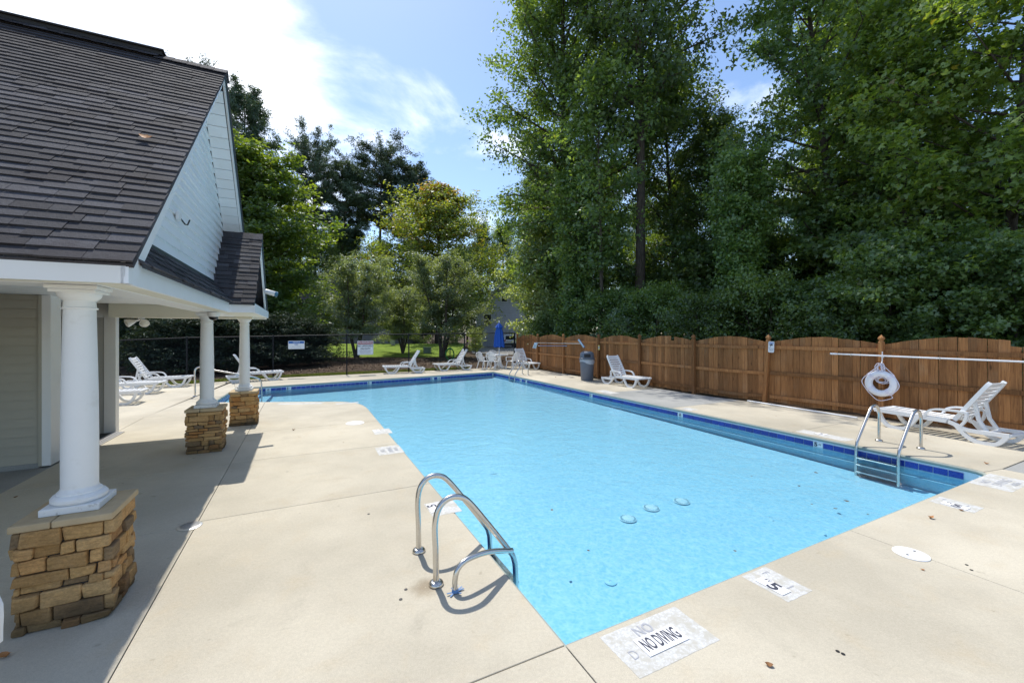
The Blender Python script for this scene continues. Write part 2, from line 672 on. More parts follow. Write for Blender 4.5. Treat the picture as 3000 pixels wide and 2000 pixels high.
def water_mat():
    m, t, out = nodes('pool_water')
    co = coords(t, 'World')
    # caustic light net painted into the transparency colour with warped cells
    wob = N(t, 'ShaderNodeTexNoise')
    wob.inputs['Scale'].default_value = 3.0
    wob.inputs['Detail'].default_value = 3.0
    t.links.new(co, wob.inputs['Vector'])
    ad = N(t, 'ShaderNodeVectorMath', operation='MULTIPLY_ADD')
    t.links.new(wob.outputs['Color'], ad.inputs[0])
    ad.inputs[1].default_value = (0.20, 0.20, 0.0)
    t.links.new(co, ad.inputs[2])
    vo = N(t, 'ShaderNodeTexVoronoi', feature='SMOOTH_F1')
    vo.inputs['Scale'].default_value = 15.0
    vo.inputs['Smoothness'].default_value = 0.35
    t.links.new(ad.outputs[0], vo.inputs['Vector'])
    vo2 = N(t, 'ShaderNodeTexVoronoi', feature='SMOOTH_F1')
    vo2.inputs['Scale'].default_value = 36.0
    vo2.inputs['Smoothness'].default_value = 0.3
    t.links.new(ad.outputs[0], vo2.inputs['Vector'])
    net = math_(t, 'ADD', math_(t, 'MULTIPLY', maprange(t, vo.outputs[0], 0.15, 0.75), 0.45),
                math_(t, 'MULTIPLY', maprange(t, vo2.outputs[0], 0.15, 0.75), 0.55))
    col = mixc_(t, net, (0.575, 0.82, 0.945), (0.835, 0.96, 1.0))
    tr = N(t, 'ShaderNodeBsdfTransparent')
    t.links.new(col, tr.inputs[0])
    gl = N(t, 'ShaderNodeBsdfGlossy')
    gl.inputs['Roughness'].default_value = 0.03
    h1 = noise(t, co, 3.2, 3, 0.55, 0.5)
    h2 = noise(t, co, 14.0, 3, 0.6, 0.6)
    hh = math_(t, 'ADD', math_(t, 'MULTIPLY', h1, 1.0), math_(t, 'MULTIPLY', h2, 0.28))
    bp = N(t, 'ShaderNodeBump')
    bp.inputs['Strength'].default_value = 0.55
    bp.inputs['Distance'].default_value = 0.035
    t.links.new(hh, bp.inputs['Height'])
    t.links.new(bp.outputs[0], gl.inputs['Normal'])
    fr = N(t, 'ShaderNodeFresnel')
    fr.inputs[0].default_value = 1.33
    t.links.new(bp.outputs[0], fr.inputs['Normal'])
    mx = N(t, 'ShaderNodeMixShader')
    t.links.new(fr.outputs[0], mx.inputs[0])
    t.links.new(tr.outputs[0], mx.inputs[1])
    t.links.new(gl.outputs[0], mx.inputs[2])
    t.links.new(mx.outputs[0], out.inputs[0])
    return m


M['water'] = water_mat()
M['plaster'] = simple('pool_plaster', (0.385, 0.665, 0.80), 0.7, var=0.05, scale=2, kind='World')
M['plaster_white'] = simple('drain_white', (0.58, 0.77, 0.84), 0.5)


def tile_mat():
    m, t, out = nodes('cobalt_tile')
    co = coords(t, 'World')
    f = noise(t, co, 90, 3, 0.7)
    oi = N(t, 'ShaderNodeObjectInfo').outputs['Random']
    c = mixc_(t, maprange(t, f, 0.40, 0.72), (0.006, 0.028, 0.26), (0.05, 0.10, 0.46))
    c = mixc_(t, 1.0, c, maprange(t, oi, 0, 1, 0.8, 1.2, False), 'MULTIPLY')
    principled(t, out, c, 0.22, 0, 0.5)
    return m


M['tile'] = tile_mat()
M['tile_white'] = simple('white_tile', (0.78, 0.80, 0.82), 0.25)
M['grout'] = simple('grout', (0.62, 0.72, 0.78), 0.8)
M['ink'] = simple('dark_ink', (0.045, 0.05, 0.075), 0.6)
M['ink_faded'] = simple('faded_ink', (0.36, 0.37, 0.41), 0.7, var=0.4, scale=40)
M['sticker'] = simple('white_sticker', (0.86, 0.86, 0.88), 0.5, var=0.02)


def patch_mat():
    m, t, out = nodes('worn_white_paint')
    co = coords(t, 'World')
    a = noise(t, co, 40, 6, 0.75, 0.4)
    b = noise(t, co, 9, 5, 0.7)
    c = mixc_(t, maprange(t, a, 0.40, 0.66), (0.50, 0.495, 0.47), (0.66, 0.67, 0.69))
    c = mixc_(t, maprange(t, b, 0.44, 0.62, 0, 0.85), c, (0.46, 0.44, 0.385))
    principled(t, out, c, 0.8, 0, 0.3)
    return m


M['patch'] = patch_mat()
M['sign_white'] = simple('sign_white', (0.74, 0.76, 0.80), 0.4, var=0.03)
M['sign_blue'] = simple('sign_blue', (0.015, 0.12, 0.42), 0.4, var=0.05)
M['sign_red'] = simple('sign_red', (0.30, 0.02, 0.03), 0.4, var=0.05)
M['black_vinyl'] = simple('black_vinyl_wire', (0.012, 0.014, 0.018), 0.6, spec=0.2)
M['blue_cloth'] = simple('blue_canvas', (0.008, 0.085, 0.42), 0.75, var=0.15, scale=12)
M['bin_grey'] = simple('grey_plastic', (0.125, 0.145, 0.185), 0.5, var=0.06)
M['bin_liner'] = simple('bin_liner', (0.42, 0.46, 0.52), 0.25, var=0.15, scale=30, bump=0.6, bscale=22)
M['ring_white'] = simple('ring_white', (0.80, 0.81, 0.86), 0.45, var=0.04)
M['rope'] = simple('rope', (0.74, 0.71, 0.80), 0.8, var=0.1, scale=40)
M['net_blue'] = simple('net_blue', (0.30, 0.46, 0.60), 0.6)
M['brush_blue'] = simple('brush_blue', (0.01, 0.06, 0.22), 0.6)
M['pole_blue'] = simple('pole_blue', (0.10, 0.22, 0.45), 0.4)
M['yellow_tag'] = simple('yellow_tag', (0.62, 0.50, 0.16), 0.6)
M['camera_white'] = simple('camera_white', (0.78, 0.78, 0.78), 0.35)
M['black_gloss'] = simple('black_gloss', (0.01, 0.01, 0.012), 0.12)
M['lens_blue'] = simple('lens_blue', (0.05, 0.17, 0.27), 0.2)
M['glass_lamp'] = simple('lamp_glass', (0.80, 0.79, 0.72), 0.25, bump=0.3, bscale=80)
def rust_mat():
    m, t, out = nodes('rust_stain')
    co = coords(t, 'Object')
    ln = N(t, 'ShaderNodeVectorMath', operation='LENGTH')
    t.links.new(co, ln.inputs[0])
    wob = noise(t, co, 9, 4, 0.6)
    rr = math_(t, 'ADD', ln.outputs['Value'], math_(t, 'MULTIPLY', math_(t, 'SUBTRACT', wob, 0.5), 0.12))
    d = N(t, 'ShaderNodeBsdfDiffuse')
    d.inputs[0].default_value = (0.26, 0.18, 0.10, 1)
    tr = N(t, 'ShaderNodeBsdfTransparent')
    mx = N(t, 'ShaderNodeMixShader')
    t.links.new(maprange(t, rr, 0.03, 0.16, 0.30, 0.0), mx.inputs[0])
    t.links.new(tr.outputs[0], mx.inputs[1])
    t.links.new(d.outputs[0], mx.inputs[2])
    t.links.new(mx.outputs[0], out.inputs[0])
    return m


M['rust'] = rust_mat()
def litter_mat():
    m, t, out = nodes('mulch_chip')
    at = N(t, 'ShaderNodeAttribute')
    at.attribute_name = 'tint'
    c = ramp(t, at.outputs['Fac'], [(0.0, (0.045, 0.028, 0.018)), (0.55, (0.15, 0.10, 0.065)), (0.85, (0.30, 0.22, 0.15)), (1.0, (0.46, 0.38, 0.28))])
    principled(t, out, c, 0.9, 0, 0.2)
    return m


M['litter'] = litter_mat()
M['leaf_dead'] = simple('dead_leaf', (0.33, 0.15, 0.05), 0.7, var=0.35, scale=30, rand=0.45)
M['leaf_float'] = simple('floating_leaf', (0.10, 0.07, 0.035), 0.6, var=0.35, scale=30, rand=0.4)
M['car_white'] = simple('car_white', (0.72, 0.73, 0.75), 0.2, var=0.02)
M['car_glass'] = simple('car_glass', (0.015, 0.018, 0.022), 0.06)
M['car_black'] = simple('car_black', (0.015, 0.015, 0.017), 0.5)
M['tail_red'] = simple('tail_red', (0.40, 0.015, 0.012), 0.2)
M['metal_grate'] = simple('metal_grate', (0.36, 0.36, 0.37), 0.45, metal=0.7)
M['box_green'] = simple('utility_green', (0.20, 0.27, 0.24), 0.6)
M['hose_green'] = simple('hose_green', (0.02, 0.20, 0.04), 0.45)


def lap_mat(name, c, lap, dark):
    m, t, out = nodes(name)
    co = coords(t, 'Object')
    z = N(t, 'ShaderNodeSeparateXYZ')
    t.links.new(co, z.inputs[0])
    fr = math_(t, 'FRACT', math_(t, 'DIVIDE', z.outputs[2], lap))
    col = mixc_(t, maprange(t, fr, 0.0, 0.16, 1, 0), c, dark)
    f = noise(t, co, 1.5, 3, 0.6)
    col = mixc_(t, 1.0, col, maprange(t, f, 0.3, 0.7, 0.92, 1.07, False), 'MULTIPLY')
    principled(t, out, col, 0.55)
    return m


M['house_grey'] = lap_mat('grey_lap_siding', (0.47, 0.49, 0.57), 0.24, (0.31, 0.32, 0.38))
M['house_pale'] = lap_mat('pale_lap_siding', (0.42, 0.43, 0.46), 0.24, (0.30, 0.30, 0.33))
M['house_roof'] = simple('house_roof', (0.10, 0.085, 0.085), 0.85, var=0.3, scale=8)
M['house_trim'] = simple('house_trim', (0.62, 0.63, 0.66), 0.5)
M['door_red'] = simple('door_red', (0.22, 0.05, 0.03), 0.5)


def ground_mat():
    m, t, out = nodes('leaf_litter')
    co = coords(t, 'World')
    a = noise(t, co, 7.0, 7, 0.75, 0.5)
    b = noise(t, co, 0.35, 4, 0.6)
    f = noise(t, co, 40.0, 4, 0.75)
    c = ramp(t, a, [(0.30, (0.035, 0.024, 0.017)), (0.50, (0.105, 0.072, 0.050)), (0.72, (0.24, 0.175, 0.125))])
    c = mixc_(t, 1.0, c, maprange(t, f, 0.25, 0.75, 0.5, 1.5, False), 'MULTIPLY')
    c = mixc_(t, maprange(t, b, 0.52, 0.68, 0, 0.5), c, (0.075, 0.085, 0.030))
    principled(t, out, c, 0.95, 0, 0.15, math_(t, 'ADD', a, f), 1.0, 0.06)
    return m


M['ground'] = ground_mat()


def lawn_mat():
    m, t, out = nodes('lawn_grass')
    co = coords(t, 'World')
    a = noise(t, co, 1.1, 6, 0.7, 0.4)
    f = noise(t, co, 34.0, 4, 0.8)
    c = ramp(t, a, [(0.30, (0.125, 0.20, 0.020)), (0.55, (0.21, 0.31, 0.032)), (0.75, (0.31, 0.36, 0.06))])
    c = mixc_(t, 1.0, c, maprange(t, f, 0.25, 0.75, 0.55, 1.45, False), 'MULTIPLY')
    principled(t, out, c, 0.9, 0, 0.2, f, 1.0, 0.05)
    return m


M['lawn'] = lawn_mat()
M['grass_blade'] = leafmat('grass_blade', (0.060, 0.105, 0.016), (0.18, 0.22, 0.045))
M['asphalt'] = simple('driveway', (0.24, 0.235, 0.225), 0.9, var=0.2, scale=4, bump=0.3, bscale=90, kind='World')
# ------------------------------------------------------------------ pool outline (world, counter-clockwise)
def V2(p):
    return Vector((p[0], p[1], 0))


pN, pNR, pF = V2(G(1655.2, 1888.4)), V2(G(2904, 1383.7)), V2(G(1445.7, 1088))
pL3, pL4, pL5 = V2(G(690, 1136.5)), V2(G(622, 1178)), V2(G(1058.6, 1175.3))


def fillet(a, p, b, da, db, n=8):
    s = p + (a - p).normalized() * da
    e = p + (b - p).normalized() * db
    return [s * (1 - t) ** 2 + p * 2 * t * (1 - t) + e * t * t for t in [i / n for i in range(n + 1)]]


corner5 = fillet(pL4, pL5, pN, 0.75, 1.25)
cornerR = fillet(pN, pNR, pF, 0.22, 0.22, 4)
POOL = [pN] + cornerR + [pF, pL3, pL4] + corner5
ZW = -0.172                                    # water level below the deck
ZF = -1.05                                     # foot of the pool walls


def inset(poly, d):
    n = len(poly)
    out = []
    for i in range(n):
        a, p, b = poly[i - 1], poly[i], poly[(i + 1) % n]
        e1, e2 = (p - a).normalized(), (b - p).normalized()
        n1, n2 = Vector((-e1.y, e1.x, 0)), Vector((-e2.y, e2.x, 0))
        m = n1 + n2
        if m.length < 1e-6:
            m = n1
        m.normalize()
        out.append(p + m * (d / max(0.4, m.dot(n1))))
    return out


def polymesh(polys, z):
    """flat sheet: first loop is the outline, others are holes"""
    loops = [[Vector((p.x, p.y, z)) for p in q] for q in polys]
    tri = tessellate_polygon(loops)
    vs = [tuple(p) for q in loops for p in q]
    fs = []
    for a, b, c in tri:
        n = (Vector(vs[b]) - Vector(vs[a])).cross(Vector(vs[c]) - Vector(vs[a])).z
        fs.append((a, b, c) if n > 0 else (a, c, b))
    return vs, fs


# ground to the horizon, with the pool cut out
gv, gf = polymesh([[Vector((-420, -260, 0)), Vector((420, -260, 0)), Vector((420, 620, 0)), Vector((-420, 620, 0))],
                   inset(POOL, -0.03)], -0.055)
mb = MB()
mb.add(gv, gf)
tag(mb.build('ground', M['ground']), kind='structure')

# --- pool shell
mb = MB()
n = len(POOL)
pi_ = inset(POOL, 0.006)
top = [Vector((p.x, p.y, -0.06)) for p in pi_]
bot = [Vector((p.x, p.y, ZF)) for p in pi_]
mb.add(top + bot, [(i, n + i, n + (i + 1) % n, (i + 1) % n) for i in range(n)])
pool = tag(mb.build('pool', M['plaster']), kind='structure')


def floor_z(x, y):
    """floor falls gently towards the near left corner"""
    u, v = toS(Vector((x, y, 0)))
    fu = min(1, max(0, (u - 1.46) / 7.1))
    fv = min(1, max(0, (v - 2.2) / 15.5))
    fv = fv ** 0.75
    near, far_ = 0.80 + (0.47 - 0.80) * fu, 0.23 + (0.17 - 0.23) * fu
    dpt = near + (far_ - near) * fv
    dm = 9.0                                       # coved foot of the walls
    for a, b in zip(POOL, POOL[1:] + POOL[:1]):
        e = b - a
        k = max(0.0, min(1.0, ((x - a.x) * e.x + (y - a.y) * e.y) / max(1e-9, e.length_squared)))
        dm = min(dm, math.hypot(a.x + e.x * k - x, a.y + e.y * k - y))
    q = max(0.0, 1 - dm / 0.45)
    return ZW - dpt * (1 - 0.40 * q * q)


NU, NV_ = 72, 104
gx = [(i, j) for i in range(NU + 1) for j in range(NV_ + 1)]
mb = MB()
vs = []
for i, j in gx:
    p = S(-3.2 + 12.6 * i / NU, 1.6 + 18.4 * j / NV_)
    vs.append((p.x, p.y, floor_z(p.x, p.y)))
mb.add(vs, [(i * (NV_ + 1) + j, (i + 1) * (NV_ + 1) + j, (i + 1) * (NV_ + 1) + j + 1, i * (NV_ + 1) + j + 1) for i in range(NU) for j in range(NV_)])
mb.build('floor', M['plaster'], pool, smooth=True)


def on_floor(px, py):
    z = -0.7
    for _ in range(12):
        p = G(px, py, z)
        z = floor_z(p.x, p.y)
    return G(px, py, z)


# rounded rim of the deck over the water
prof = [(-0.03, -0.012), (0.0, -0.006), (0.014, -0.012), (0.022, -0.030), (0.016, -0.052), (0.004, -0.060), (-0.03, -0.062)]
mb = MB()
rings = []
for d, z in prof:
    rings.append([Vector((p.x, p.y, z)) for p in inset(POOL, d)])
vs = [p for r in rings for p in r]
fs = []
for i in range(len(prof) - 1):
    fs += [(i * n + j, i * n + (j + 1) % n, (i + 1) * n + (j + 1) % n, (i + 1) * n + j) for j in range(n)]
mb.add(vs, [f[::-1] for f in fs])
mb.build('coping', M['coping'], pool, smooth=True)
# grout band behind the tiles and narrow ledge under water
for nm, z0, z1, d, mm in (('grout_band', -0.205, -0.061, 0.010, 'grout'), ('ledge', -0.335, -0.300, 0.05, 'plaster')):
    mb = MB()
    a_ = inset(POOL, d)
    b_ = inset(POOL, 0.0)
    q = [Vector((p.x, p.y, z1)) for p in b_] + [Vector((p.x, p.y, z1)) for p in a_] + [Vector((p.x, p.y, z0)) for p in a_] + [Vector((p.x, p.y, z0)) for p in b_]
    for k in range(3):
        mb.add(q, [(k * n + j, k * n + (j + 1) % n, (k + 1) * n + (j + 1) % n, (k + 1) * n + j) for j in range(n)])
    mb.build(nm, M[mm], pool)

TW, TP = 0.1565, 0.1665
tile_me = MB().box(-TW / 2, TW / 2, 0, 0.012, -0.178, -0.088).mesh('tile', M['tile'])
tilew_me = MB().box(-TW / 2, TW / 2, 0, 0.013, -0.178, -0.088).mesh('marker_tile', M['tile_white'])
five_me = text_mesh('5', 0.10, M['ink'], 0.004, 1.25)
ft_me = text_mesh('FT', 0.042, M['ink'], 0.0008)
ringv = MB()
ringv.tube([(0.030 * math.cos(a), 0, 0.030 * math.sin(a)) for a in [i * math.pi / 9 for i in range(18)]], 0.0045, 4, closed=True)
ringv.tube([(-0.021, 0, 0.021), (0.021, 0, -0.021)], 0.004, 4)
ringv.tube([(-0.016, 0, -0.002), (0.004, 0, 0.006), (0.018, 0, -0.006)], 0.004, 4)
nodive_me = ringv.mesh('no_diving_symbol', M['ink'])


def run_tiles(a, b, markers=()):
    d = (b - a)
    L = d.length
    d.normalize()
    nrm = Vector((-d.y, d.x, 0))
    k = int(L / TP)
    off = (L - k * TP) / 2
    mk = {}
    for s, kind in markers:
        mk[int((s - off) / TP)] = kind
    rz = math.atan2(d.y, d.x)
    for i in range(k):
        p = a + d * (off + (i + 0.5) * TP) + nrm * 0.008
        if i in mk:
            o = obj('marker_tile', tilew_me, pool, p, (0, 0, rz))
            if mk[i] == 'five':
                q = obj('lettering', five_me, o, (0.035, 0.015, -0.133), (RAD(90), 0, RAD(180)))
                q.name = 'lettering'
                obj('lettering', ft_me, o, (-0.035, 0.015, -0.128), (RAD(90), 0, RAD(180)))
            else:
                obj('no_diving_symbol', nodive_me, o, (0, 0.016, -0.133))
        else:
            obj('tile', tile_me, pool, p, (0, 0, rz))


def along(a, b, px, z=-0.13):
    """distance from a towards b where the run a-b is crossed by the sight line through photo column px"""
    r = (px - 1500.0) / F
    d = (b - a).normalized()
    return (r * a.y - a.x) / (d.x - r * d.y)


run_tiles(cornerR[-1], pF, [(along(pNR, pF, 2401) - 0.22, 'five'), (along(pNR, pF, 1987) - 0.22, 'no'), (along(pNR, pF, 1734) - 0.22, 'five'),
                            (along(pNR, pF, 1545) - 0.22, 'five'), (along(pNR, pF, 1524) - 0.22, 'no')])
run_tiles(pF, pL3, [(along(pF, pL3, 778.6), 'no'), (along(pF, pL3, 850), 'five'), (along(pF, pL3, 1086), 'five'),
                    (along(pF, pL3, 1266), 'five'), (along(pF, pL3, 1287.4), 'no')])
run_tiles(pL3, pL4)
mb = MB()
for a, b in ((pL4, corner5[0]), (corner5[-1], pN), (pN, cornerR[0])):
    d = (b - a)
    L = d.length
    d.normalize()
    nr = Vector((-d.y, d.x, 0))
    for i in range(int(L / TP)):
        p = a + d * ((i + 0.5) * TP) + nr * 0.008
        Mx = Matrix.Translation(p) @ Matrix.Rotation(math.atan2(d.y, d.x), 4, 'Z')
        mb.box(-TW / 2, TW / 2, 0, 0.012, -0.178, -0.088, 0, Mx)
tag(mb.build('tile_row', M['tile'], pool), kind='stuff')

# entry steps at the shallow left end
for k in range(3):
    w = 0.55 + 0.38 * (2 - k)
    a, b = pL4 + (pL5 - pL4).normalized() * 0.02, pL3 + (pF - pL3).normalized() * 0.02
    e1, e2 = (pL5 - pL4).normalized(), (pF - pL3).normalized()
    z = ZW - 0.05 - 0.06 * k
    w2 = 0.45 + 0.34 * k
    mb = MB().prism([a, a + e1 * w2, b + e2 * w2, b], ZF, z)
    st = mb.build('pool_step', M['plaster'], pool)
    d = (b + e2 * w2) - (a + e1 * w2)
    mb = MB().tube([a + e1 * w2 + Vector((0, 0, z)), b + e2 * w2 + Vector((0, 0, z))], 0.022, 4)
    mb.build('step_edge', M['tile'], st)

# main drains and wall fittings on the pool floor
for i, (px, py) in enumerate(((1840, 1520), (1908, 1488), (1997, 1469))):
    p = on_floor(px, py)
    mb = MB()
    mb.lathe([(0.125, 0.0), (0.125, 0.006), (0.108, 0.010), (0.08, 0.018), (0.04, 0.023), (0.005, 0.024)], 24)
    o = mb.build('drain_cover', M['plaster_white'], pool, smooth=40, loc=(p.x, p.y, p.z + 0.002))
    mb = MB()
    for j in range(24):
        a = j * math.pi / 12
        mb.box(0.084, 0.111, -0.004, 0.004, 0.010, 0.021, 0, Matrix.Rotation(a, 4, 'Z'))
    tag(mb.build('drain_rib', M['plaster_white'], o), kind='stuff')
for px, py in ((1789, 1704), (1446, 1385)):
    p = on_floor(px, py)
    mb = MB().lathe([(0.070, 0.0), (0.070, 0.003), (0.055, 0.005), (0.02, 0.006), (0.02, 0.002)], 20)
    mb.build('floor_inlet', M['plaster'], pool, smooth=40, loc=(p.x, p.y, p.z + 0.002))

# water
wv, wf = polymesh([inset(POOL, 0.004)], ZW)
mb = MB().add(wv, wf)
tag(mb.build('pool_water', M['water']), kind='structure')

# ------------------------------------------------------------------ deck slabs
deck = MB().prism(inset([S(-0.98, -7), S(1.459, -7), S(1.459, 2.18), S(-0.98, 2.18)], 0.0035), -0.050, 0.0).build('pool_deck', M['concrete'], bevel=0.003)
tag(deck, kind='structure')


def slab(poly, m='concrete', nm='slab', z=0.0):
    poly = [V2(p) for p in poly]
    ar = sum(poly[i - 1].x * poly[i].y - poly[i].x * poly[i - 1].y for i in range(len(poly)))
    if ar < 0:
        poly = poly[::-1]
    return MB().prism(inset(poly, 0.0035), -0.050, z).build(nm, M[m], deck, bevel=0.003)


def onedge(a, b, u=None, v=None):
    """point on segment a-b at site coordinate u or v"""
    ua, va = toS(a)
    ub, vb = toS(b)
    t = (u - ua) / (ub - ua) if u is not None else (v - va) / (vb - va)
    return a + (b - a) * t


# timber fence: the line of its posts, far end first
FPTS = [Vector(q) for q in ((0.36, 24.65, 0), (1.41, 22.34, 0), (2.50, 19.95, 0), (3.70, 17.69, 0), (4.78, 15.48, 0), (5.84, 13.30, 0),
                            (7.10, 11.54, 0), (8.42, 9.46, 0), (9.72, 7.40, 0), (11.0, 5.35, 0), (12.3, 3.30, 0))]
FE = (FPTS[7] - FPTS[3]).normalized()
FN = Vector((FE.y, -FE.x, 0))                                   # towards the pool
if FN.y > 0:
    FN = -FN


def fpt(t, z=0.0, off=0.0):
    i = min(len(FPTS) - 2, max(0, int(math.floor(t))))
    p = FPTS[i] + (FPTS[i + 1] - FPTS[i]) * (t - i) + FN * off
    return Vector((p.x, p.y, z))


def fence_at_v(v, off=0.12):
    for a, b in zip(FPTS[:-1], FPTS[1:]):
        if toS(b)[1] <= v <= toS(a)[1]:
            return onedge(a + FN * off, b + FN * off, v=v)
    return onedge(FPTS[-2] + FN * off, FPTS[-1] + FN * off, v=v)


UL = -0.98
L5N = lambda v: onedge(corner5[-1], pN, v=v)
for v0, v1 in ((2.18, 5.30), (5.30, 7.47), (7.47, 9.58)):
    slab([S(UL, v0), L5N(v0), L5N(v1), S(UL, v1)])
slab([S(UL, 9.58), L5N(9.58)] + corner5[::-1] + [onedge(pL4, corner5[0], u=UL)])
for v0, v1 in ((-7, 2.18), (2.18, 5.2), (5.2, 7.35), (7.35, 9.4), (9.4, 12.4)):
    slab([S(-3.3, v0), S(UL, v0), S(UL, v1), S(-3.3, v1)])
slab([S(-9, -7), S(-3.3, -7), S(-3.3, 5.2), S(-9, 5.2)])
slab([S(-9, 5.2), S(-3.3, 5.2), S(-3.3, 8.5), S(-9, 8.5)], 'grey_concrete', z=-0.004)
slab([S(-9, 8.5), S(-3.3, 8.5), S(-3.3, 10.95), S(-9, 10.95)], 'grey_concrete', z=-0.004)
OUT = [Vector((-19, 13.8, 0)), V2(G(345, 1131)), V2(G(547, 1124.5)), V2(G(672, 1118)), V2(G(800, 1107)), V2(G(1378, 1080)), Vector((0.16, 24.3, 0))]
OUT[3] = (OUT[2] * 0.45 + OUT[4] * 0.55)


def ray_out(p, d):
    best = None
    for a, b in zip(OUT[:-1], OUT[1:]):
        e = b - a
        den = d.x * e.y - d.y * e.x
        if abs(den) < 1e-9:
            continue
        w = a - p
        t = (w.x * e.y - w.y * e.x) / den
        s = (w.x * d.y - w.y * d.x) / den
        if t > 0 and -0.001 <= s <= 1.001 and (best is None or t < best[0]):
            best = (t, p + d * t)
    return best[1]


far_n = Vector((-(pL3 - pF).y, (pL3 - pF).x, 0)).normalized()
if far_n.y < 0:
    far_n = -far_n
ts = [0.0, 0.055, 0.26, 0.47, 0.70, 1.0]
for t0, t1 in zip(ts[:-1], ts[1:]):
    a, b = pF + (pL3 - pF) * t0, pF + (pL3 - pF) * t1
    oa, ob = ray_out(a, far_n), ray_out(b, far_n)
    mid = [q for q in OUT[4:6] if ob.x < q.x < oa.x]
    slab([a, oa] + mid[::-1] + [ob, b])
o3 = ray_out(pL3, far_n)
slab([S(-9, 10.95), S(-3.3, 10.95), S(-3.3, 12.4), S(UL, 12.4), onedge(pL4, corner5[0], u=UL), pL4, pL3, o3, OUT[3], OUT[2], OUT[1], OUT[0]])
vv = [2.2, 4.86, 7.83, 10.76, 13.9, 17.0]
for i in range(5):
    a, b = onedge(pNR, pF, v=vv[i]), onedge(pNR, pF, v=vv[i + 1])
    if i == 0:
        a = cornerR[-1]
        slab([cornerR[2], cornerR[3], a, b, fence_at_v(vv[1])] + [p + FN * .12 for p in FPTS if 2.2 < toS(p)[1] < vv[1]] + [fence_at_v(2.2), S(8.955, 2.2)])
    else:
        slab([a, b, fence_at_v(vv[i + 1])] + [p + FN * .12 for p in FPTS if vv[i] < toS(p)[1] < vv[i + 1]] + [fence_at_v(vv[i])], 'grey_concrete' if i == 2 else 'concrete')
oF = ray_out(pF, far_n)
slab([onedge(pNR, pF, v=17.0), pF, oF, OUT[6], fpt(0, 0, 0.12), fpt(1, 0, 0.12), fpt(2, 0, 0.12), fence_at_v(17.0)])
um = onedge(pN, pNR, u=4.83)
slab([S(1.459, -7), S(4.83, -7), um, pN])
slab([S(4.83, -7), S(8.95, -7), S(8.95, 2.2)] + cornerR[2::-1] + [um])
slab([S(8.95, -7), S(13.2, -7), S(12.2, 2.19), S(8.95, 2.19)], 'grey_concrete')
# footway strip of concrete spill at the joint beside the far pool edge
# ------------------------------------------------------------------ clubhouse
CU, CV = -3.3, 8.45
club = thing('clubhouse', 'clubhouse with dark shingled gable roof and white trim over a columned porch', 'building', S(CU, CV), PHI)


def part(mb_, name, m, parent=club, **k):
    o = mb_.build(name, m, parent, **k)
    if parent is club:
        o.location = (-CU, -CV, 0)
    return o


EV, EZ, RV, RZ_ = 3.60, 2.415, 7.34, 5.765                 # eave and ridge of the big roof
FV = 2 * RV - EV
UR = -1.02                                                  # rake line
SL = math.atan2(RZ_ - EZ, RV - EV)
LEN = math.hypot(RZ_ - EZ, RV - EV)
cs, sn = math.cos(SL), math.sin(SL)
UB = -11.0


def on_near(u, s, h=0.0):
    """point on the near slope: s up the slope, h above it"""
    return Vector((u, EV + s * cs - h * sn, EZ + s * sn + h * cs))


mb = MB()
th = 0.03
mb.add([on_near(UB, -0.0, -0.012), on_near(UR + 0.0, 0, -0.012), on_near(UR, LEN, -0.012), on_near(UB, LEN, -0.012),
        on_near(UB, 0, -0.012 - th), on_near(UR, 0, -0.012 - th), on_near(UR, LEN, -0.012 - th), on_near(UB, LEN, -0.012 - th)],
       [(0, 1, 2, 3), (7, 6, 5, 4), (0, 4, 5, 1), (1, 5, 6, 2), (3, 2, 6, 7), (0, 3, 7, 4)])
far = lambda q: Vector((q.x, 2 * RV - q.y, q.z))
mb.add([far(on_near(UB, 0, 0.0)), far(on_near(UR, 0, 0.0)), far(on_near(UR, LEN, 0.0)), far(on_near(UB, LEN, 0.0)),
        far(on_near(UB, 0, -th)), far(on_near(UR, 0, -th)), far(on_near(UR, LEN, -th)), far(on_near(UB, LEN, -th))],
       [(3, 2, 1, 0), (4, 5, 6, 7), (1, 5, 4, 0), (2, 6, 5, 1), (7, 6, 2, 3), (4, 7, 3, 0)])
roof = part(mb, 'roof', M['shingle'])

EXPO = 0.112
SW = [0.13, 0.16, 0.19, 0.22, 0.25, 0.28, 0.32]


def shingle_me(w):
    d = EXPO + 0.03
    q = MB()
    x = w / 2 - 0.0015
    q.add([(-x, -0.004, 0.004), (x, -0.004, 0.004), (x, d, -0.004), (-x, d, -0.004),
           (-x, -0.004, 0.0185), (x, -0.004, 0.0185), (x, d, 0.004), (-x, d, 0.004)],
          [(3, 2, 1, 0), (4, 5, 6, 7), (0, 1, 5, 4), (1, 2, 6, 5), (2, 3, 7, 6), (3, 0, 4, 7)])
    return q.mesh('shingle', M['shingle'])


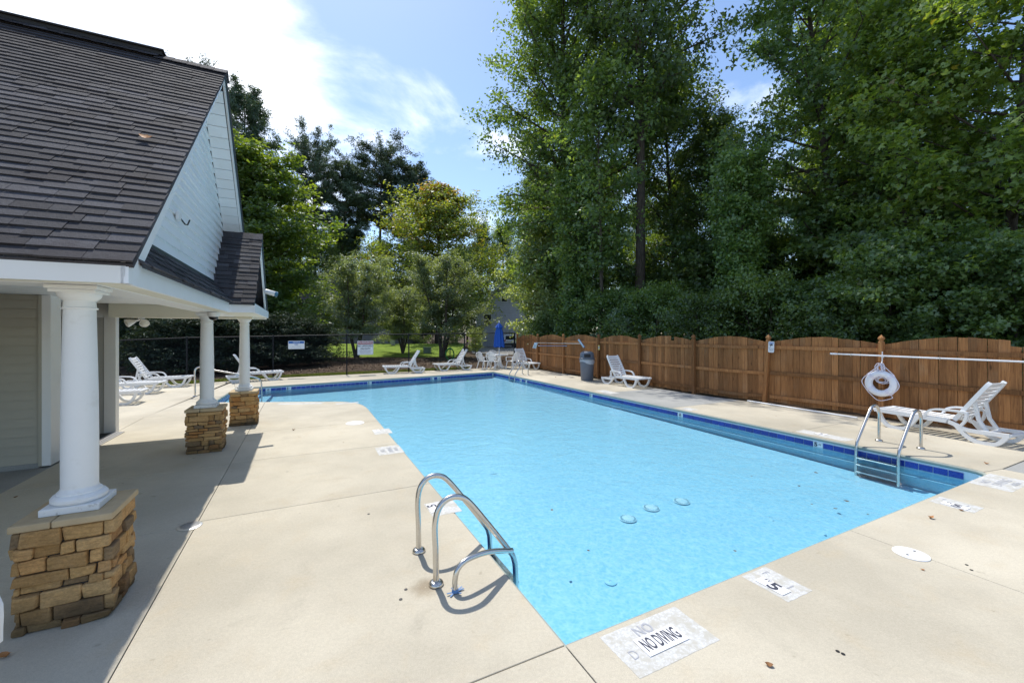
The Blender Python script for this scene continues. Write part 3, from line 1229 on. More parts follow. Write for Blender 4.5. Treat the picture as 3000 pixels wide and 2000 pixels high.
SH = [shingle_me(w) for w in SW]
SHT = []
for w in SW:                                             # second set: tabs that lie a little lower
    q = shingle_me(w)
    for v_ in q.vertices:
        v_.co.z -= 0.005
        if v_.co.y < 0:
            v_.co.y += 0.012
    SHT.append(q)
rest = MB()
n_sh = 0
rows = int(LEN / EXPO) + 1
for r in range(rows):
    s = r * EXPO
    if s > LEN - 0.06:
        break
    u = UR - R_.uniform(0, 0.12)
    first = True
    z = EZ + s * sn
    while u > UB:
        i = R_.randrange(len(SW))
        w = SW[i]
        if first:
            u = UR + 0.012 if R_.random() < 0.6 else UR + 0.006
            first = False
        c = on_near(u - w / 2, s, 0.0)
        wc = D2 * c.x + D1 * c.y
        seen = wc.y > 0.3 and (1500 + wc.x / wc.y * F) > -60 and n_sh < 170
        tab = R_.random() < 0.4
        if seen:
            obj('shingle', (SHT if tab else SH)[i], roof, c, (SL, 0, 0))
            n_sh += 1
        elif u > -7.5:
            Mx = Matrix.Translation(c) @ Matrix.Rotation(SL, 4, 'X')
            x_, tz = w / 2 - 0.0015, (0.0 if tab else 0.005)
            rest.add([Mx @ Vector(q_) for q_ in ((-x_, 0.008 if tab else -0.004, -0.004), (x_, 0.008 if tab else -0.004, -0.004), (x_, EXPO + .02, -0.006), (-x_, EXPO + .02, -0.006),
                                                 (-x_, 0.008 if tab else -0.004, 0.0135 + tz), (x_, 0.008 if tab else -0.004, 0.0135 + tz), (x_, EXPO + .02, 0.002), (-x_, EXPO + .02, 0.002))],
                     [(3, 2, 1, 0), (4, 5, 6, 7), (0, 1, 5, 4), (1, 2, 6, 5), (2, 3, 7, 6), (3, 0, 4, 7)])
        u -= w
if rest.v:
    tag(rest.build('shingle_field', M['shingle'], roof), kind='stuff')
# ridge vent and ridge caps
mb = MB()
mb.sweep([(UB, RV, RZ_ + 0.042), (-1.72, RV, RZ_ + 0.042)], 0.26, 0.02, Vector((0, 1, 0)))
mb.sweep([(UB, RV, RZ_ + 0.01), (-1.74, RV, RZ_ + 0.01)], 0.20, 0.05, Vector((0, 1, 0)))
part(mb, 'ridge_vent', M['dark'], roof)
k = 0
u = UR + 0.02
while u > -9.0:
    lift = 0.055 if u < -1.72 else 0.03
    mb = MB()
    for sg in (-1, 1):
        y0, z0 = RV, RZ_ + lift
        q = [(u, y0, z0 + 0.008), (u - 0.2, y0, z0), (u - 0.2, y0 + sg * 0.145, z0 - 0.115), (u, y0 + sg * 0.145, z0 - 0.107)]
        q2 = [(a, b, c - 0.01) for a, b, c in q]
        mb.add(q + q2, [(0, 1, 2, 3), (7, 6, 5, 4), (0, 4, 5, 1), (1, 5, 6, 2), (2, 6, 7, 3), (3, 7, 4, 0)])
    mb.build('ridge_cap', M['shingle'], roof)
    u -= 0.155 if u > -4 else 0.6

# eave fascia, gable fascia and soffits
ZS = 2.29
UF = -1.06
mb = MB().box(UB, UF - 0.002, EV + 0.02, EV + 0.045, ZS - 0.012, EZ + 0.002)
part(mb, 'eave_fascia', M['white_paint'])
mb = MB().box(UF - 0.025, UF, EV + 0.02, 7.975, ZS - 0.012, 2.425)
part(mb, 'gable_fascia', M['vinyl'])
# rake boards up both slopes
RD = 0.18
def rake(side):
    f = (lambda q: q) if side < 0 else far
    mb = MB()
    a, b = on_near(0, 0.0 if side < 0 else 1.7, -0.034), on_near(0, LEN, -0.034)
    a2, b2 = on_near(0, 0.30 if side < 0 else 1.7, -RD), on_near(0, LEN, -RD)
    b2.y = RV
    b.y = RV
    ring = [a, b, b2, a2]
    if side < 0:
        ring += [Vector((0, EV + 0.13, ZS - 0.012)), Vector((0, EV + 0.018, ZS - 0.012))]
    x0, x1 = UR - 0.05, UR - 0.025
    k = len(ring)
    q = [f(Vector((x, p.y, p.z))) for x in (x0, x1) for p in ring]
    mb.add(q, [tuple(range(k)), tuple(range(2 * k - 1, k - 1, -1))] + [(i, k + i, k + (i + 1) % k, (i + 1) % k) for i in range(k)])
    o = part(mb, 'rake_board', M['vinyl'])
    return o


rake(-1)
rake(1)
# drip edge
for side in (-1, 1):
    f = (lambda q: q) if side < 0 else far
    mb = MB().tube([f(on_near(UR - 0.02, 0.0 if side < 0 else 1.62, -0.035)), f(on_near(UR - 0.02, LEN, -0.035))], 0.012, 4)
    part(mb, 'drip_edge', M['dark_flash'] if side > 0 else M['vinyl'], roof)
UW = -1.33                                                   # gable wall plane
# rake soffit panels on both slopes
for side in (-1, 1):
    f = (lambda q: q) if side < 0 else far
    s = 1.75 if side > 0 else 0.9
    while s < LEN - 0.25:
        mb = MB()
        q = [f(on_near(x, s + ds, h)) for x in (UW + 0.004, UR - 0.054) for ds, h in ((0.004, -RD + 0.005), (0.176, -RD + 0.005), (0.176, -RD + 0.02), (0.004, -RD + 0.02))]
        mb.add(q, [(0, 1, 2, 3), (7, 6, 5, 4), (0, 4, 5, 1), (1, 5, 6, 2), (2, 6, 7, 3), (3, 7, 4, 0)])
        part(mb, 'soffit_panel', M['vinyl'])
        s += 0.18
    mb = MB().add([f(on_near(x, s_, -RD + 0.024)) for x in (UW, UR - 0.05) for s_ in (0.9, LEN)], [(0, 1, 3, 2)])
    part(mb, 'soffit_backing', M['dark'])
# gable wall: sheathing plus each lap of siding
ZB = 2.80
wallg = MB()
yl = lambda z: EV + (z + (RD - 0.005) / cs - EZ) / math.tan(SL)
zt = RZ_ - RD / cs
wallg.prism([(yl(ZB), ZB), (2 * RV - yl(ZB), ZB), (RV, zt)], UW - 0.12, UW - 0.02)
Mx = Matrix(((0, 0, 1, 0), (1, 0, 0, 0), (0, 1, 0, 0), (0, 0, 0, 1)))
wallg.v = [tuple(Mx @ Vector(q)) for q in wallg.v]
gw = part(wallg, 'gable_wall', M['vinyl'])
z = ZB
LAP = 0.128
while z < zt - 0.04:
    z2 = min(z + LAP + 0.012, zt - 0.01)
    ya, yb = yl(z) + 0.004, yl(z2) + 0.004
    q = []
    for y, zz, x in ((ya, z, UW + 0.014), (2 * RV - ya, z, UW + 0.014), (2 * RV - yb, z2, UW - 0.014), (yb, z2, UW - 0.014)):
        q.append(Vector((x, y, zz)))
    q2 = [Vector((UW - 0.022, p.y, p.z)) for p in q]
    mb = MB().add(q + q2, [(0, 1, 2, 3), (7, 6, 5, 4), (0, 4, 5, 1), (1, 5, 6, 2), (2, 6, 7, 3), (3, 7, 4, 0)])
    mb.build('siding_board', M['vinyl'], gw)
    z += LAP

# skirt roof below the gable wall
mb = MB()
PU0, PZ0, PU1, PZ1 = -1.02, 2.43, -1.34, 2.79
PV0, PV1 = EV + 0.20, 8.30
PVT = EV + 0.72
mb.add([(PU0, PV0, PZ0), (PU0, PV1, PZ0), (PU1, PV1, PZ1), (PU1, PVT, PZ1), (PU0, PV0, PZ0 - 0.02), (PU0, PV1, PZ0 - 0.02), (PU1 - .02, PV1, PZ1 - 0.06), (PU1 - .02, PVT, PZ1 - 0.06)],
       [(0, 1, 2, 3), (7, 6, 5, 4), (0, 4, 5, 1), (1, 5, 6, 2), (2, 6, 7, 3), (3, 7, 4, 0)])
skirt = part(mb, 'skirt_roof', M['shingle'])
pb = math.atan2(PZ1 - PZ0, PU0 - PU1)
plen = math.hypot(PZ1 - PZ0, PU0 - PU1)
rot = Matrix(((0, -math.cos(pb), math.sin(pb)), (1, 0, 0), (0, math.sin(pb), math.cos(pb)))).to_euler()
n_pent = 0
for r in range(4):
    s = r * 0.115
    v = PV0 + r * 0.14
    while v < 7.95 + r * 0.1:
        i = R_.randrange(len(SW))
        w = SW[i]
        me = (SHT if R_.random() < 0.4 else SH)[i]
        c = Vector((PU0 - s * math.cos(pb), v + w / 2, PZ0 + s * math.sin(pb)))
        if n_pent < 26 or True:
            o = obj('shingle', me, skirt, c, rot)
            n_pent += 1
        v += w
mb = MB().box(UW - 0.015, UW + 0.02, PVT + 0.02, 8.42, PZ1 - 0.09, PZ1 + 0.012)
part(mb, 'flashing', M['dark_flash'])

# small front gable of the porch
GV0, GVR, GZ0, GZR = 7.90, 9.25, 2.43, 3.80
GU0, GU1 = -0.715, -1.36
gs = math.atan2(GZR - GZ0, GVR - GV0)
gl = math.hypot(GZR - GZ0, GVR - GV0)
mb = MB()
for sg in (1, -1):
    Y = lambda v: v if sg > 0 else 2 * GVR - v
    q = [(GU0, Y(GV0), GZ0), (GU1 - 0.25, Y(GV0), GZ0), (GU1 - 0.25, GVR, GZR), (GU0, GVR, GZR)]
    q2 = [(a, b, c - 0.03) for a, b, c in q]
    fs = [(0, 3, 2, 1), (4, 5, 6, 7), (0, 1, 5, 4), (1, 2, 6, 5), (2, 3, 7, 6), (3, 0, 4, 7)]
    mb.add(q + q2, fs if sg > 0 else [f[::-1] for f in fs])
proof = part(mb, 'porch_roof', M['shingle'])
r = 0
n_p = 0
while r * EXPO < gl - 0.05:
    s = r * EXPO
    zz = GZ0 + s * math.sin(gs)
    ulim = GU1 if zz > PZ1 else PU0 - (zz - PZ0) / math.tan(pb) + 0.03
    u = GU0 + R_.choice((0.008, 0.0, 0.012))
    while u > ulim + 0.03:
        i = R_.randrange(4)
        w = min(SW[i], u - ulim)
        if w < 0.1:
            break
        i = min(range(len(SW)), key=lambda k_: abs(SW[k_] - w))
        w = SW[i]
        c = Vector((u - w / 2, GV0 + s * math.cos(gs), zz))
        obj('shingle', (SHT if R_.random() < 0.5 else SH)[i], proof, c, (gs, 0, 0))
        n_p += 1
        u -= w
    r += 1
for i in range(4):
    mb = MB()
    u = GU0 + 0.01 - i * 0.15
    for sg in (-1, 1):
        q = [(u, GVR, GZR + 0.034), (u - 0.17, GVR, GZR + 0.026), (u - 0.17, GVR + sg * 0.13, GZR - 0.107), (u, GVR + sg * 0.13, GZR - 0.099)]
        q2 = [(a, b, c - 0.01) for a, b, c in q]
        mb.add(q + q2, [(0, 1, 2, 3), (7, 6, 5, 4), (0, 4, 5, 1), (1, 5, 6, 2), (2, 6, 7, 3), (3, 7, 4, 0)])
    mb.build('ridge_cap', M['shingle'], proof)
# its rake boards, triangular front, skirt and fascias
for sg in (1, -1):
    Y = lambda v: v if sg > 0 else 2 * GVR - v
    mb = MB()
    q = []
    for x in (GU0 - 0.05, GU0 - 0.022):
        q += [(x, Y(GV0 + 0.02), GZ0 - 0.035), (x, GVR, GZR - 0.035), (x, GVR, GZR - 0.21), (x, Y(GV0 + 0.16), GZ0 - 0.05)]
    mb.add(q, [(0, 1, 2, 3), (7, 6, 5, 4), (0, 4, 5, 1), (1, 5, 6, 2), (2, 6, 7, 3), (3, 7, 4, 0)])
    part(mb, 'rake_board', M['vinyl'])
    mb = MB().tube([(GU0 - 0.012, Y(GV0 - 0.02), GZ0 - 0.03), (GU0 - 0.012, GVR, GZR - 0.02)], 0.016, 4)
    part(mb, 'drip_edge', M['dark_flash'], proof)
GW = -0.98
fw = MB()
fw.prism([(GV0 + 0.22, GZ0 + 0.02), (2 * GVR - GV0 - 0.22, GZ0 + 0.02), (GVR, GZR - 0.20)], GW - 0.1, GW - 0.02)
fw.v = [tuple(Mx @ Vector(q)) for q in fw.v]
fwall = part(fw, 'porch_gable', M['vinyl'])
z = GZ0 + 0.10
while z < GZR - 0.3:
    z2 = z + 0.14
    tt = math.tan(gs)
    ya, yb = GV0 + 0.22 + (z - GZ0) / tt, GV0 + 0.22 + (z2 - GZ0) / tt
    q = [Vector((GW + 0.004, ya, z)), Vector((GW + 0.004, 2 * GVR - ya, z)), Vector((GW - 0.012, 2 * GVR - yb, z2)), Vector((GW - 0.012, yb, z2))]
    q2 = [Vector((GW - 0.02, p.y, p.z)) for p in q]
    MB().add(q + q2, [(0, 1, 2, 3), (7, 6, 5, 4), (0, 4, 5, 1), (1, 5, 6, 2), (2, 6, 7, 3), (3, 7, 4, 0)]).build('siding_board', M['vinyl'], fwall)
    z += LAP
mb = MB().add([(GU0 - 0.01, GV0 + 0.06, GZ0 + 0.01), (GU0 - 0.01, 2 * GVR - GV0 - 0.06, GZ0 + 0.01), (GW, 2 * GVR - GV0 - 0.2, GZ0 + 0.16), (GW, GV0 + 0.2, GZ0 + 0.16)], [(0, 1, 2, 3)])
mb.add([(GU0 - 0.01, GV0 + 0.06, GZ0 - 0.005), (GU0 - 0.01, 2 * GVR - GV0 - 0.06, GZ0 - 0.005), (GW, 2 * GVR - GV0 - 0.2, GZ0 - 0.005), (GW, GV0 + 0.2, GZ0 - 0.005)], [(3, 2, 1, 0)])
mb.add([(GU0 - 0.01, GV0 + 0.06, GZ0 + 0.01), (GU0 - 0.01, 2 * GVR - GV0 - 0.06, GZ0 + 0.01), (GU0 - 0.01, 2 * GVR - GV0 - 0.06, GZ0 - 0.005), (GU0 - 0.01, GV0 + 0.06, GZ0 - 0.005)], [(3, 2, 1, 0)])
part(mb, 'gable_skirt', M['shingle'])
GE = 2 * GVR - 7.95 + 0.28
mb = MB().box(UF - 0.02, GU0 - 0.027, 7.95, 7.975, ZS - 0.012, 2.425)
part(mb, 'porch_fascia', M['vinyl'])
mb = MB().box(GU0 - 0.025, GU0, 7.952, GE, ZS - 0.012, 2.425)
part(mb, 'porch_fascia', M['vinyl'])
# soffits: ribbed cream panels
v = EV + 0.05
while v < 7.93:
    mb = MB().box(-1.285, UF - 0.028, v + 0.003, v + 0.147, ZS, ZS + 0.012)
    part(mb, 'soffit_board', M['cream_vinyl'])
    v += 0.15
u = -1.29
while u > -4.5:
    mb = MB().box(u - 0.147, u - 0.003, EV + 0.048, 3.885, ZS, ZS + 0.012)
    part(mb, 'soffit_board', M['cream_vinyl'])
    u -= 0.15
v = 7.98
while v < GE - 0.1:
    mb = MB().box(-1.285, GU0 - 0.028, v + 0.003, min(v + 0.147, GE), ZS, ZS + 0.012)
    part(mb, 'soffit_board', M['cream_vinyl'])
    v += 0.15
part(MB().box(-9, -1.28, EV + 0.05, 3.89, ZS + 0.014, ZS + 0.03), 'soffit_backing', M['dark'])
# beams on the columns
part(MB().box(-9, -1.29, 3.89, 4.19, ZS - 0.006, 2.52), 'porch_beam', M['white_paint'], bevel=0.004)
part(MB().box(-1.56, -1.288, 4.192, 10.35, ZS - 0.004, 2.52), 'porch_beam', M['white_paint'], bevel=0.004)
part(MB().box(-3.3, -0.98, 10.42, 10.72, 2.245, 2.52), 'porch_beam', M['cream_vinyl'], bevel=0.004)
part(MB().box(-9, GU0 - 0.03, 10.722, 10.74, 2.245, 2.52), 'end_fascia', M['white_paint'])
# ribbed ceiling
u = -1.565
while u > -6.4:
    mb = MB().box(u - 0.144, u - 0.003, 4.195, 10.41, 2.50, 2.512)
    part(mb, 'ceiling_board', M['vinyl'])
    u -= 0.147
part(MB().box(-9, -1.3, 4.0, 10.72, 2.513, 2.53), 'ceiling_backing', M['dark'])
# wall facing the camera, with lap siding, and its corner board
wa = part(MB().box(-8.5, -3.42, 8.465, 8.60, 0.0, 2.498), 'wall', M['tan_vinyl'])
z = 0.07
while z < 2.48:
    z2 = min(z + 0.142, 2.497)
    q = [Vector((-8.4, 8.440, z)), Vector((-3.435, 8.440, z)), Vector((-3.435, 8.458, z2)), Vector((-8.4, 8.458, z2))]
    q2 = [Vector((p.x, 8.464, p.z)) for p in q]
    MB().add(q + q2, [(0, 1, 2, 3), (7, 6, 5, 4), (0, 4, 5, 1), (1, 5, 6, 2), (2, 6, 7, 3), (3, 7, 4, 0)]).build('siding_board', M['tan_vinyl'], wa)
    z += 0.131
part(MB().box(-3.433, -3.395, 8.425, 8.47, 0.02, 2.497), 'corner_trim', M['tan_vinyl'], bevel=0.003)
part(MB().box(-3.418, -3.30, 8.43, 8.72, 0.02, 2.497), 'corner_board', M['white_paint'], bevel=0.004)
part(MB().box(-8.4, -3.43, 8.44, 8.463, -0.002, 0.068), 'footing', M['grey_concrete'])
# inner wall beyond the doorway, with jamb, threshold and dark floor inside
part(MB().box(-7.5, -3.46, 10.73, 10.85, 0.0, 2.497), 'inner_wall', M['grey_panel'])
part(MB().box(-3.46, -3.285, 10.715, 10.88, 0.005, 2.497), 'door_jamb', M['white_paint'], bevel=0.004)
part(MB().box(-6.0, -3.32, 8.75, 10.71, 0.0, 0.012), 'floor_mat', M['dark'])
for i in range(4):
    part(MB().box(-3.315 + i * 0.042, -3.280 + i * 0.042, 8.73, 10.72, 0.0, 0.026 - 0.004 * i), 'threshold_rib', M['metal_grate'])
part(MB().box(-7.5, -7.4, 8.6, 10.73, 0, 2.5), 'back_wall', M['grey_panel'])
part(MB().box(-8.5, -8.4, 4.0, 8.46, 0, 2.5), 'side_wall', M['tan_vinyl'])
part(MB().box(-11, -8.5, 3.9, 10.85, 0, 2.5), 'wing', M['tan_vinyl'])

# ------------------------------------------------------------------ porch columns on ledge-stone pedestals
BW = 0.225                                                   # half width of the core


def stone_me(w, h, d, seed):
    rr = random.Random(seed)
    q = MB()
    j = lambda a: rr.uniform(-a, a)
    x, z, y = w / 2 - 0.003, h / 2 - 0.003, d
    vs = []
    for sy, k in ((0, 0.0), (1, 1.0)):
        for sx, sz in ((-1, -1), (1, -1), (1, 1), (-1, 1)):
            vs.append(Vector((sx * x + j(0.011) * k, -sy * (y + j(0.010)), sz * z + j(0.010) * k)))
    q.add(vs, [(0, 1, 2, 3), (7, 6, 5, 4), (0, 4, 5, 1), (1, 5, 6, 2), (2, 6, 7, 3), (3, 7, 4, 0)])
    return q.mesh('stone', M['stone'])


def pedestal(root, seed):
    rr = random.Random(seed)
    MB().box(-BW + 0.015, BW - 0.015, -BW + 0.015, BW - 0.015, 0, 0.668).build('core', M['mortar'], root)
    hs = []
    while sum(hs) < 0.66:
        hs.append(rr.choice((0.045, 0.058, 0.070, 0.085, 0.105)))
    k = 0.666 / sum(hs)
    hs = [h * k for h in hs]
    z = 0.0
    for ci, h in enumerate(hs):
        for face in range(4):
            own = (face + ci) % 2 == 0                   # who owns the corner in this course
            e = BW + 0.014 if own else BW - 0.020
            x = -e
            while x < e - 0.01:
                w = rr.choice((0.07, 0.10, 0.13, 0.16, 0.20, 0.27))
                if e - (x + w) < 0.07:
                    w = e - x
                d = rr.uniform(0.022, 0.060)
                me = stone_me(w, h, d, rr.randrange(10 ** 6))
                Mz = Matrix.Rotation(face * math.pi / 2, 4, 'Z') @ Matrix.Translation((x + w / 2, -BW + 0.022, z + h / 2))
                o = obj('stone', me, root, bevel=0.009, seg=2)
                o.matrix_local = Mz
                x += w
        z += h
    # cap of two slabs
    for s, w0, w1 in ((0, -0.255, -0.055), (1, -0.051, 0.255)):
        mb = MB().box(w0, w1, -0.255, 0.255, 0.668, 0.716)
        mb.build('cap_stone', M['cap_stone'], root, bevel=0.010, seg=2)


def column(name, u, v, label, seed, rz=0):
    t = thing('porch_column', label, 'column', S(u, v), PHI + rz, 'porch columns on stone pedestals')
    pedestal(t, seed)
    MB().box(-0.153, 0.153, -0.153, 0.153, 0.717, 0.765).build('plinth', M['chipped_paint'], t, bevel=0.004)
    pr = [(0.105, 0.765), (0.137, 0.767), (0.148, 0.782), (0.148, 0.800), (0.135, 0.818), (0.118, 0.824), (0.118, 0.834), (0.104, 0.846), (0.098, 0.862)]
    MB().lathe(pr, 40).build('base_moulding', M['column_paint'], t, smooth=35)
    sh = [(0.098, 0.858), (0.0985, 1.2), (0.096, 1.5), (0.091, 1.8), (0.085, 2.10), (0.084, 2.115)]
    MB().lathe(sh, 40).build('shaft', M['column_paint'], t, smooth=35)
    cp = [(0.084, 2.112), (0.094, 2.116), (0.096, 2.126), (0.086, 2.132), (0.084, 2.175), (0.092, 2.180), (0.108, 2.200), (0.118, 2.222), (0.118, 2.230)]
    MB().lathe(cp, 40).build('capital', M['column_paint'], t, smooth=35)
    mb = MB().box(-0.122, 0.122, -0.122, 0.122, 2.230, 2.252)
    mb.box(-0.136, 0.136, -0.136, 0.136, 2.2525, 2.281)
    mb.build('abacus', M['column_paint'], t, bevel=0.004)
    return t


column('a', -1.432, 4.04, 'nearest white porch column, large at the left edge on a stone pedestal', 3)
column('b', -1.451, 8.505, 'middle white porch column with a dome camera beside its capital', 8)
column('c', -1.143, 10.575, 'farthest white porch column, standing by the pool corner under the small gable', 21)

# small fixtures of the clubhouse
t = thing('dome_camera', 'white dome camera with black lens under the porch soffit by the middle column', 'camera', S(-1.30, 8.12, 2.28), PHI)
MB().lathe([(0.085, 0.0), (0.085, -0.045), (0.07, -0.075)], 24).build('housing', M['camera_white'], t, smooth=40)
MB().lathe([(0.068, -0.070), (0.062, -0.095), (0.045, -0.118), (0.02, -0.130), (0.004, -0.132)], 24).build('dome', M['black_gloss'], t, smooth=True)
t = thing('bullet_camera', 'white bullet camera with blue lens hood on the small porch gable', 'camera', S(-0.70, 9.95, 2.80), PHI)
_q = Matrix.Rotation(RAD(105), 4, 'Y')
MB().lathe([(0.045, -0.02), (0.05, 0.0), (0.05, 0.17), (0.046, 0.18)], 20, M=_q).build('body', M['camera_white'], t, smooth=40)
MB().lathe([(0.052, 0.165), (0.053, 0.215), (0.044, 0.217), (0.040, 0.19)], 20, M=_q).build('hood', M['lens_blue'], t, smooth=40)
MB().box(-0.03, 0.02, -0.03, 0.03, -0.03, 0.03).build('bracket', M['camera_white'], t)
t = thing('flood_light', 'twin white flood lamp hanging below the end beam of the porch', 'lamp', S(-2.92, 10.80, 2.245), PHI)
MB().lathe([(0.05, 0.0), (0.05, -0.03), (0.03, -0.035)], 16).build('base', M['camera_white'], t)
for sg, yaw in ((-1, 210), (1, -70)):
    q = Matrix.Translation((sg * 0.03, 0, -0.03)) @ Matrix.Rotation(RAD(yaw), 4, 'Z') @ Matrix.Rotation(RAD(112), 4, 'Y')
    lp = MB().lathe([(0.022, 0.0), (0.022, 0.06), (0.035, 0.08), (0.065, 0.15), (0.078, 0.20), (0.080, 0.215)], 20, M=q).build('lamp_head', M['camera_white'], t, smooth=40)
    MB().lathe([(0.076, 0.206), (0.06, 0.222), (0.03, 0.230), (0.003, 0.232)], 20, M=q).build('bulb', M['glass_lamp'], lp, smooth=True)
t = thing('wall_bracket', 'small white mounting plate with a dangling cable on the gable siding', 'bracket', S(UW + 0.012, 6.05, 3.30), PHI)
MB().box(0, 0.035, -0.06, 0.06, -0.045, 0.045).build('plate', M['camera_white'], t, bevel=0.006)
MB().tube([(0.03, 0.03, -0.02), (0.06, 0.08, -0.07), (0.07, 0.15, -0.06), (0.08, 0.20, 0.01)], 0.008, 6).build('cable', M['car_black'], t)
# ------------------------------------------------------------------ timber fence
def catmull(pts, k=6):
    pts = [Vector(p) for p in pts]
    q = [pts[0] * 2 - pts[1]] + pts + [pts[-1] * 2 - pts[-2]]
    out = []
    for i in range(1, len(q) - 2):
        a, b, c, d = q[i - 1], q[i], q[i + 1], q[i + 2]
        for j in range(k):
            t = j / k
            out.append(0.5 * ((2 * b) + (c - a) * t + (2 * a - 5 * b + 4 * c - d) * t * t + (3 * b - a - 3 * c + d) * t ** 3))
    out.append(pts[-1])
    return out


def fence_t(px, off=0.0):
    r = (px - 1500.0) / F
    best = None
    for i in range(len(FPTS) - 1):
        p, q = FPTS[i] + FN * off, FPTS[i + 1] + FN * off
        d = q - p
        t = (r * p.y - p.x) / (d.x - r * d.y)
        if (0 <= t <= 1) or (i == 0 and t < 0) or (i == len(FPTS) - 2 and t > 1):
            return i + t
    return len(FPTS) - 1.0


fence = thing('timber_fence', 'brown timber fence of scalloped panels and pointed posts along the pool deck', 'fence', fpt(0.0), 0.0)
post_mb = MB().box(-0.046, 0.046, -0.046, 0.046, 0, 1.74)
# gothic cap: neck then faceted bulb
for r0, r1, z0, z1 in ((0.046, 0.032, 1.74, 1.755), (0.032, 0.032, 1.755, 1.785), (0.032, 0.052, 1.785, 1.81), (0.052, 0.050, 1.81, 1.835), (0.050, 0.004, 1.835, 1.905)):
    q = [(-r0, -r0, z0), (r0, -r0, z0), (r0, r0, z0), (-r0, r0, z0), (-r1, -r1, z1), (r1, -r1, z1), (r1, r1, z1), (-r1, r1, z1)]
    post_mb.add(q, [(0, 1, 5, 4), (1, 2, 6, 5), (2, 3, 7, 6), (3, 0, 4, 7)])
post_me = post_mb.mesh('post', M['fence_wood'])
FO = FPTS[0]
for i, p in enumerate(FPTS):
    o = obj('post', post_me, fence, (p - FO) + FN * 0.045)
    za = math.atan2(FE.y, FE.x)
    o.rotation_euler = (RAD(R_.uniform(-.5, .5)), RAD(R_.uniform(-0.6, 0.6)), za)
    if i == 6:
        o.rotation_euler = (0, RAD(3.2), za)
        o.location -= FE * 0.07
for i in range(len(FPTS) - 1):
    d = FPTS[i + 1] - FPTS[i]
    L = d.length
    za = math.atan2(d.y, d.x)
    SGN = 1 if Vector((-math.sin(za), math.cos(za), 0)).dot(FN) > 0 else -1
    RZm = Matrix.Rotation(za, 3, 'Z')
    st = FPTS[i] - FO
    nb = int(round(L / 0.145))
    ws = [R_.uniform(0.88, 1.14) for _ in range(nb)]
    k = L / sum(ws)
    x = 0.0
    jog = R_.uniform(-0.012, 0.012)
    for j, w in enumerate(ws):
        w *= k
        g = R_.uniform(0.001, 0.004)
        topz = lambda q: 1.685 + 0.165 * math.sin(math.pi * min(1, max(0, q / L))) ** 1.05 + jog
        za_, zb_ = topz(x + g), topz(x + w - g)
        dz = R_.uniform(-0.006, 0.006)
        if i == 4 and j == 10:
            za_ = zb_ = za_ - 0.15
        if R_.random() < 0.12:
            dz += R_.uniform(-0.02, 0.015)
        if i == 7 and j in (13, 14):
            dz -= 0.09
        za_, zb_ = za_ + dz, zb_ + dz
        y0, y1 = (-0.020 + R_.uniform(-0.003, 0.003)) * SGN, -0.040 * SGN
        lo = 0.035 + R_.uniform(-0.01, 0.02)
        a_, b_ = g, w - g
        q = [(a_, y0, lo), (b_, y0, lo), (b_, y0, zb_), (a_, y0, za_), (a_, y1, lo), (b_, y1, lo), (b_, y1, zb_), (a_, y1, za_)]
        mb = MB().add(q, [(0, 1, 2, 3), (7, 6, 5, 4), (0, 4, 5, 1), (1, 5, 6, 2), (2, 6, 7, 3), (3, 7, 4, 0)])
        o = mb.build('picket', M['fence_wood'], fence, loc=st + RZm @ Vector((x, 0, 0)))
        o.rotation_euler = (0, RAD(R_.uniform(-0.25, 0.25)), za)
        x += w
    for zr, hh in ((1.545, 0.088), (0.845, 0.088), (0.20, 0.088)):
        sag = R_.uniform(-0.03, 0.008)
        dz = R_.uniform(-0.015, 0.015)
        pts = [(0.047, 0, 0), (L * .33, 0, sag * .8), (L * .66, 0, sag), (L - 0.047, 0, R_.uniform(-.012, .012))]
        mb = MB().sweep(catmull(pts, 4), hh, 0.036, Vector((0, 0, 1)))
        mb.build('rail', M['fence_wood'], fence, loc=st + RZm @ Vector((0, 0.004 * SGN, 0)) + Vector((0, 0, zr + dz)), rot=(0, 0, za))

# things hanging on the fence
def at_fence(px, py, off):
    t = fence_t(px, off)
    p = fpt(t, 0, off)
    p.z = H - (py - HY) / F * p.y
    return p


# notice plate on the leaning post
def sign(name, label, p, rz, w, h, head, head_col, lines, cat='sign', tilt=0.0, extra=None, head_size=None, group=None):
    t = thing(name, label, cat, p, rz, group)
    t.rotation_euler = (0, tilt, rz)
    mb = MB().prism([(-w / 2 + .02, -h / 2), (w / 2 - .02, -h / 2), (w / 2, -h / 2 + .02), (w / 2, h / 2 - .02), (w / 2 - .02, h / 2), (-w / 2 + .02, h / 2), (-w / 2, h / 2 - .02), (-w / 2, -h / 2 + .02)], 0, 0.004)
    Rx = Matrix.Rotation(RAD(90), 4, 'X')
    mb.v = [tuple(Rx @ Vector(q)) for q in mb.v]
    mb.build('panel', M['sign_white'], t)
    hh = h * head
    mb = MB().box(-w / 2 + 0.02, w / 2 - 0.02, -0.0062, -0.0045, h / 2 - hh, h / 2 - 0.02)
    hd = mb.build('header_band', head_col[0], t)
    y = h / 2 - hh / 2 - 0.01
    obj('lettering', text_mesh(head_col[1], head_size or hh * 0.62, M['sign_white'], 0.001, head_col[2]), hd, (0, -0.0068, y), (RAD(90), 0, 0))
    for s, size, z, sx, mm, bold in lines:
        obj('lettering', text_mesh(s, size, M[mm], bold, sx), t, (0, -0.0052, z), (RAD(90), 0, 0))
    return t


def rz_face(d):
    """yaw that turns a panel's face (-y) against direction d"""
    return math.atan2(d.x, -d.y)


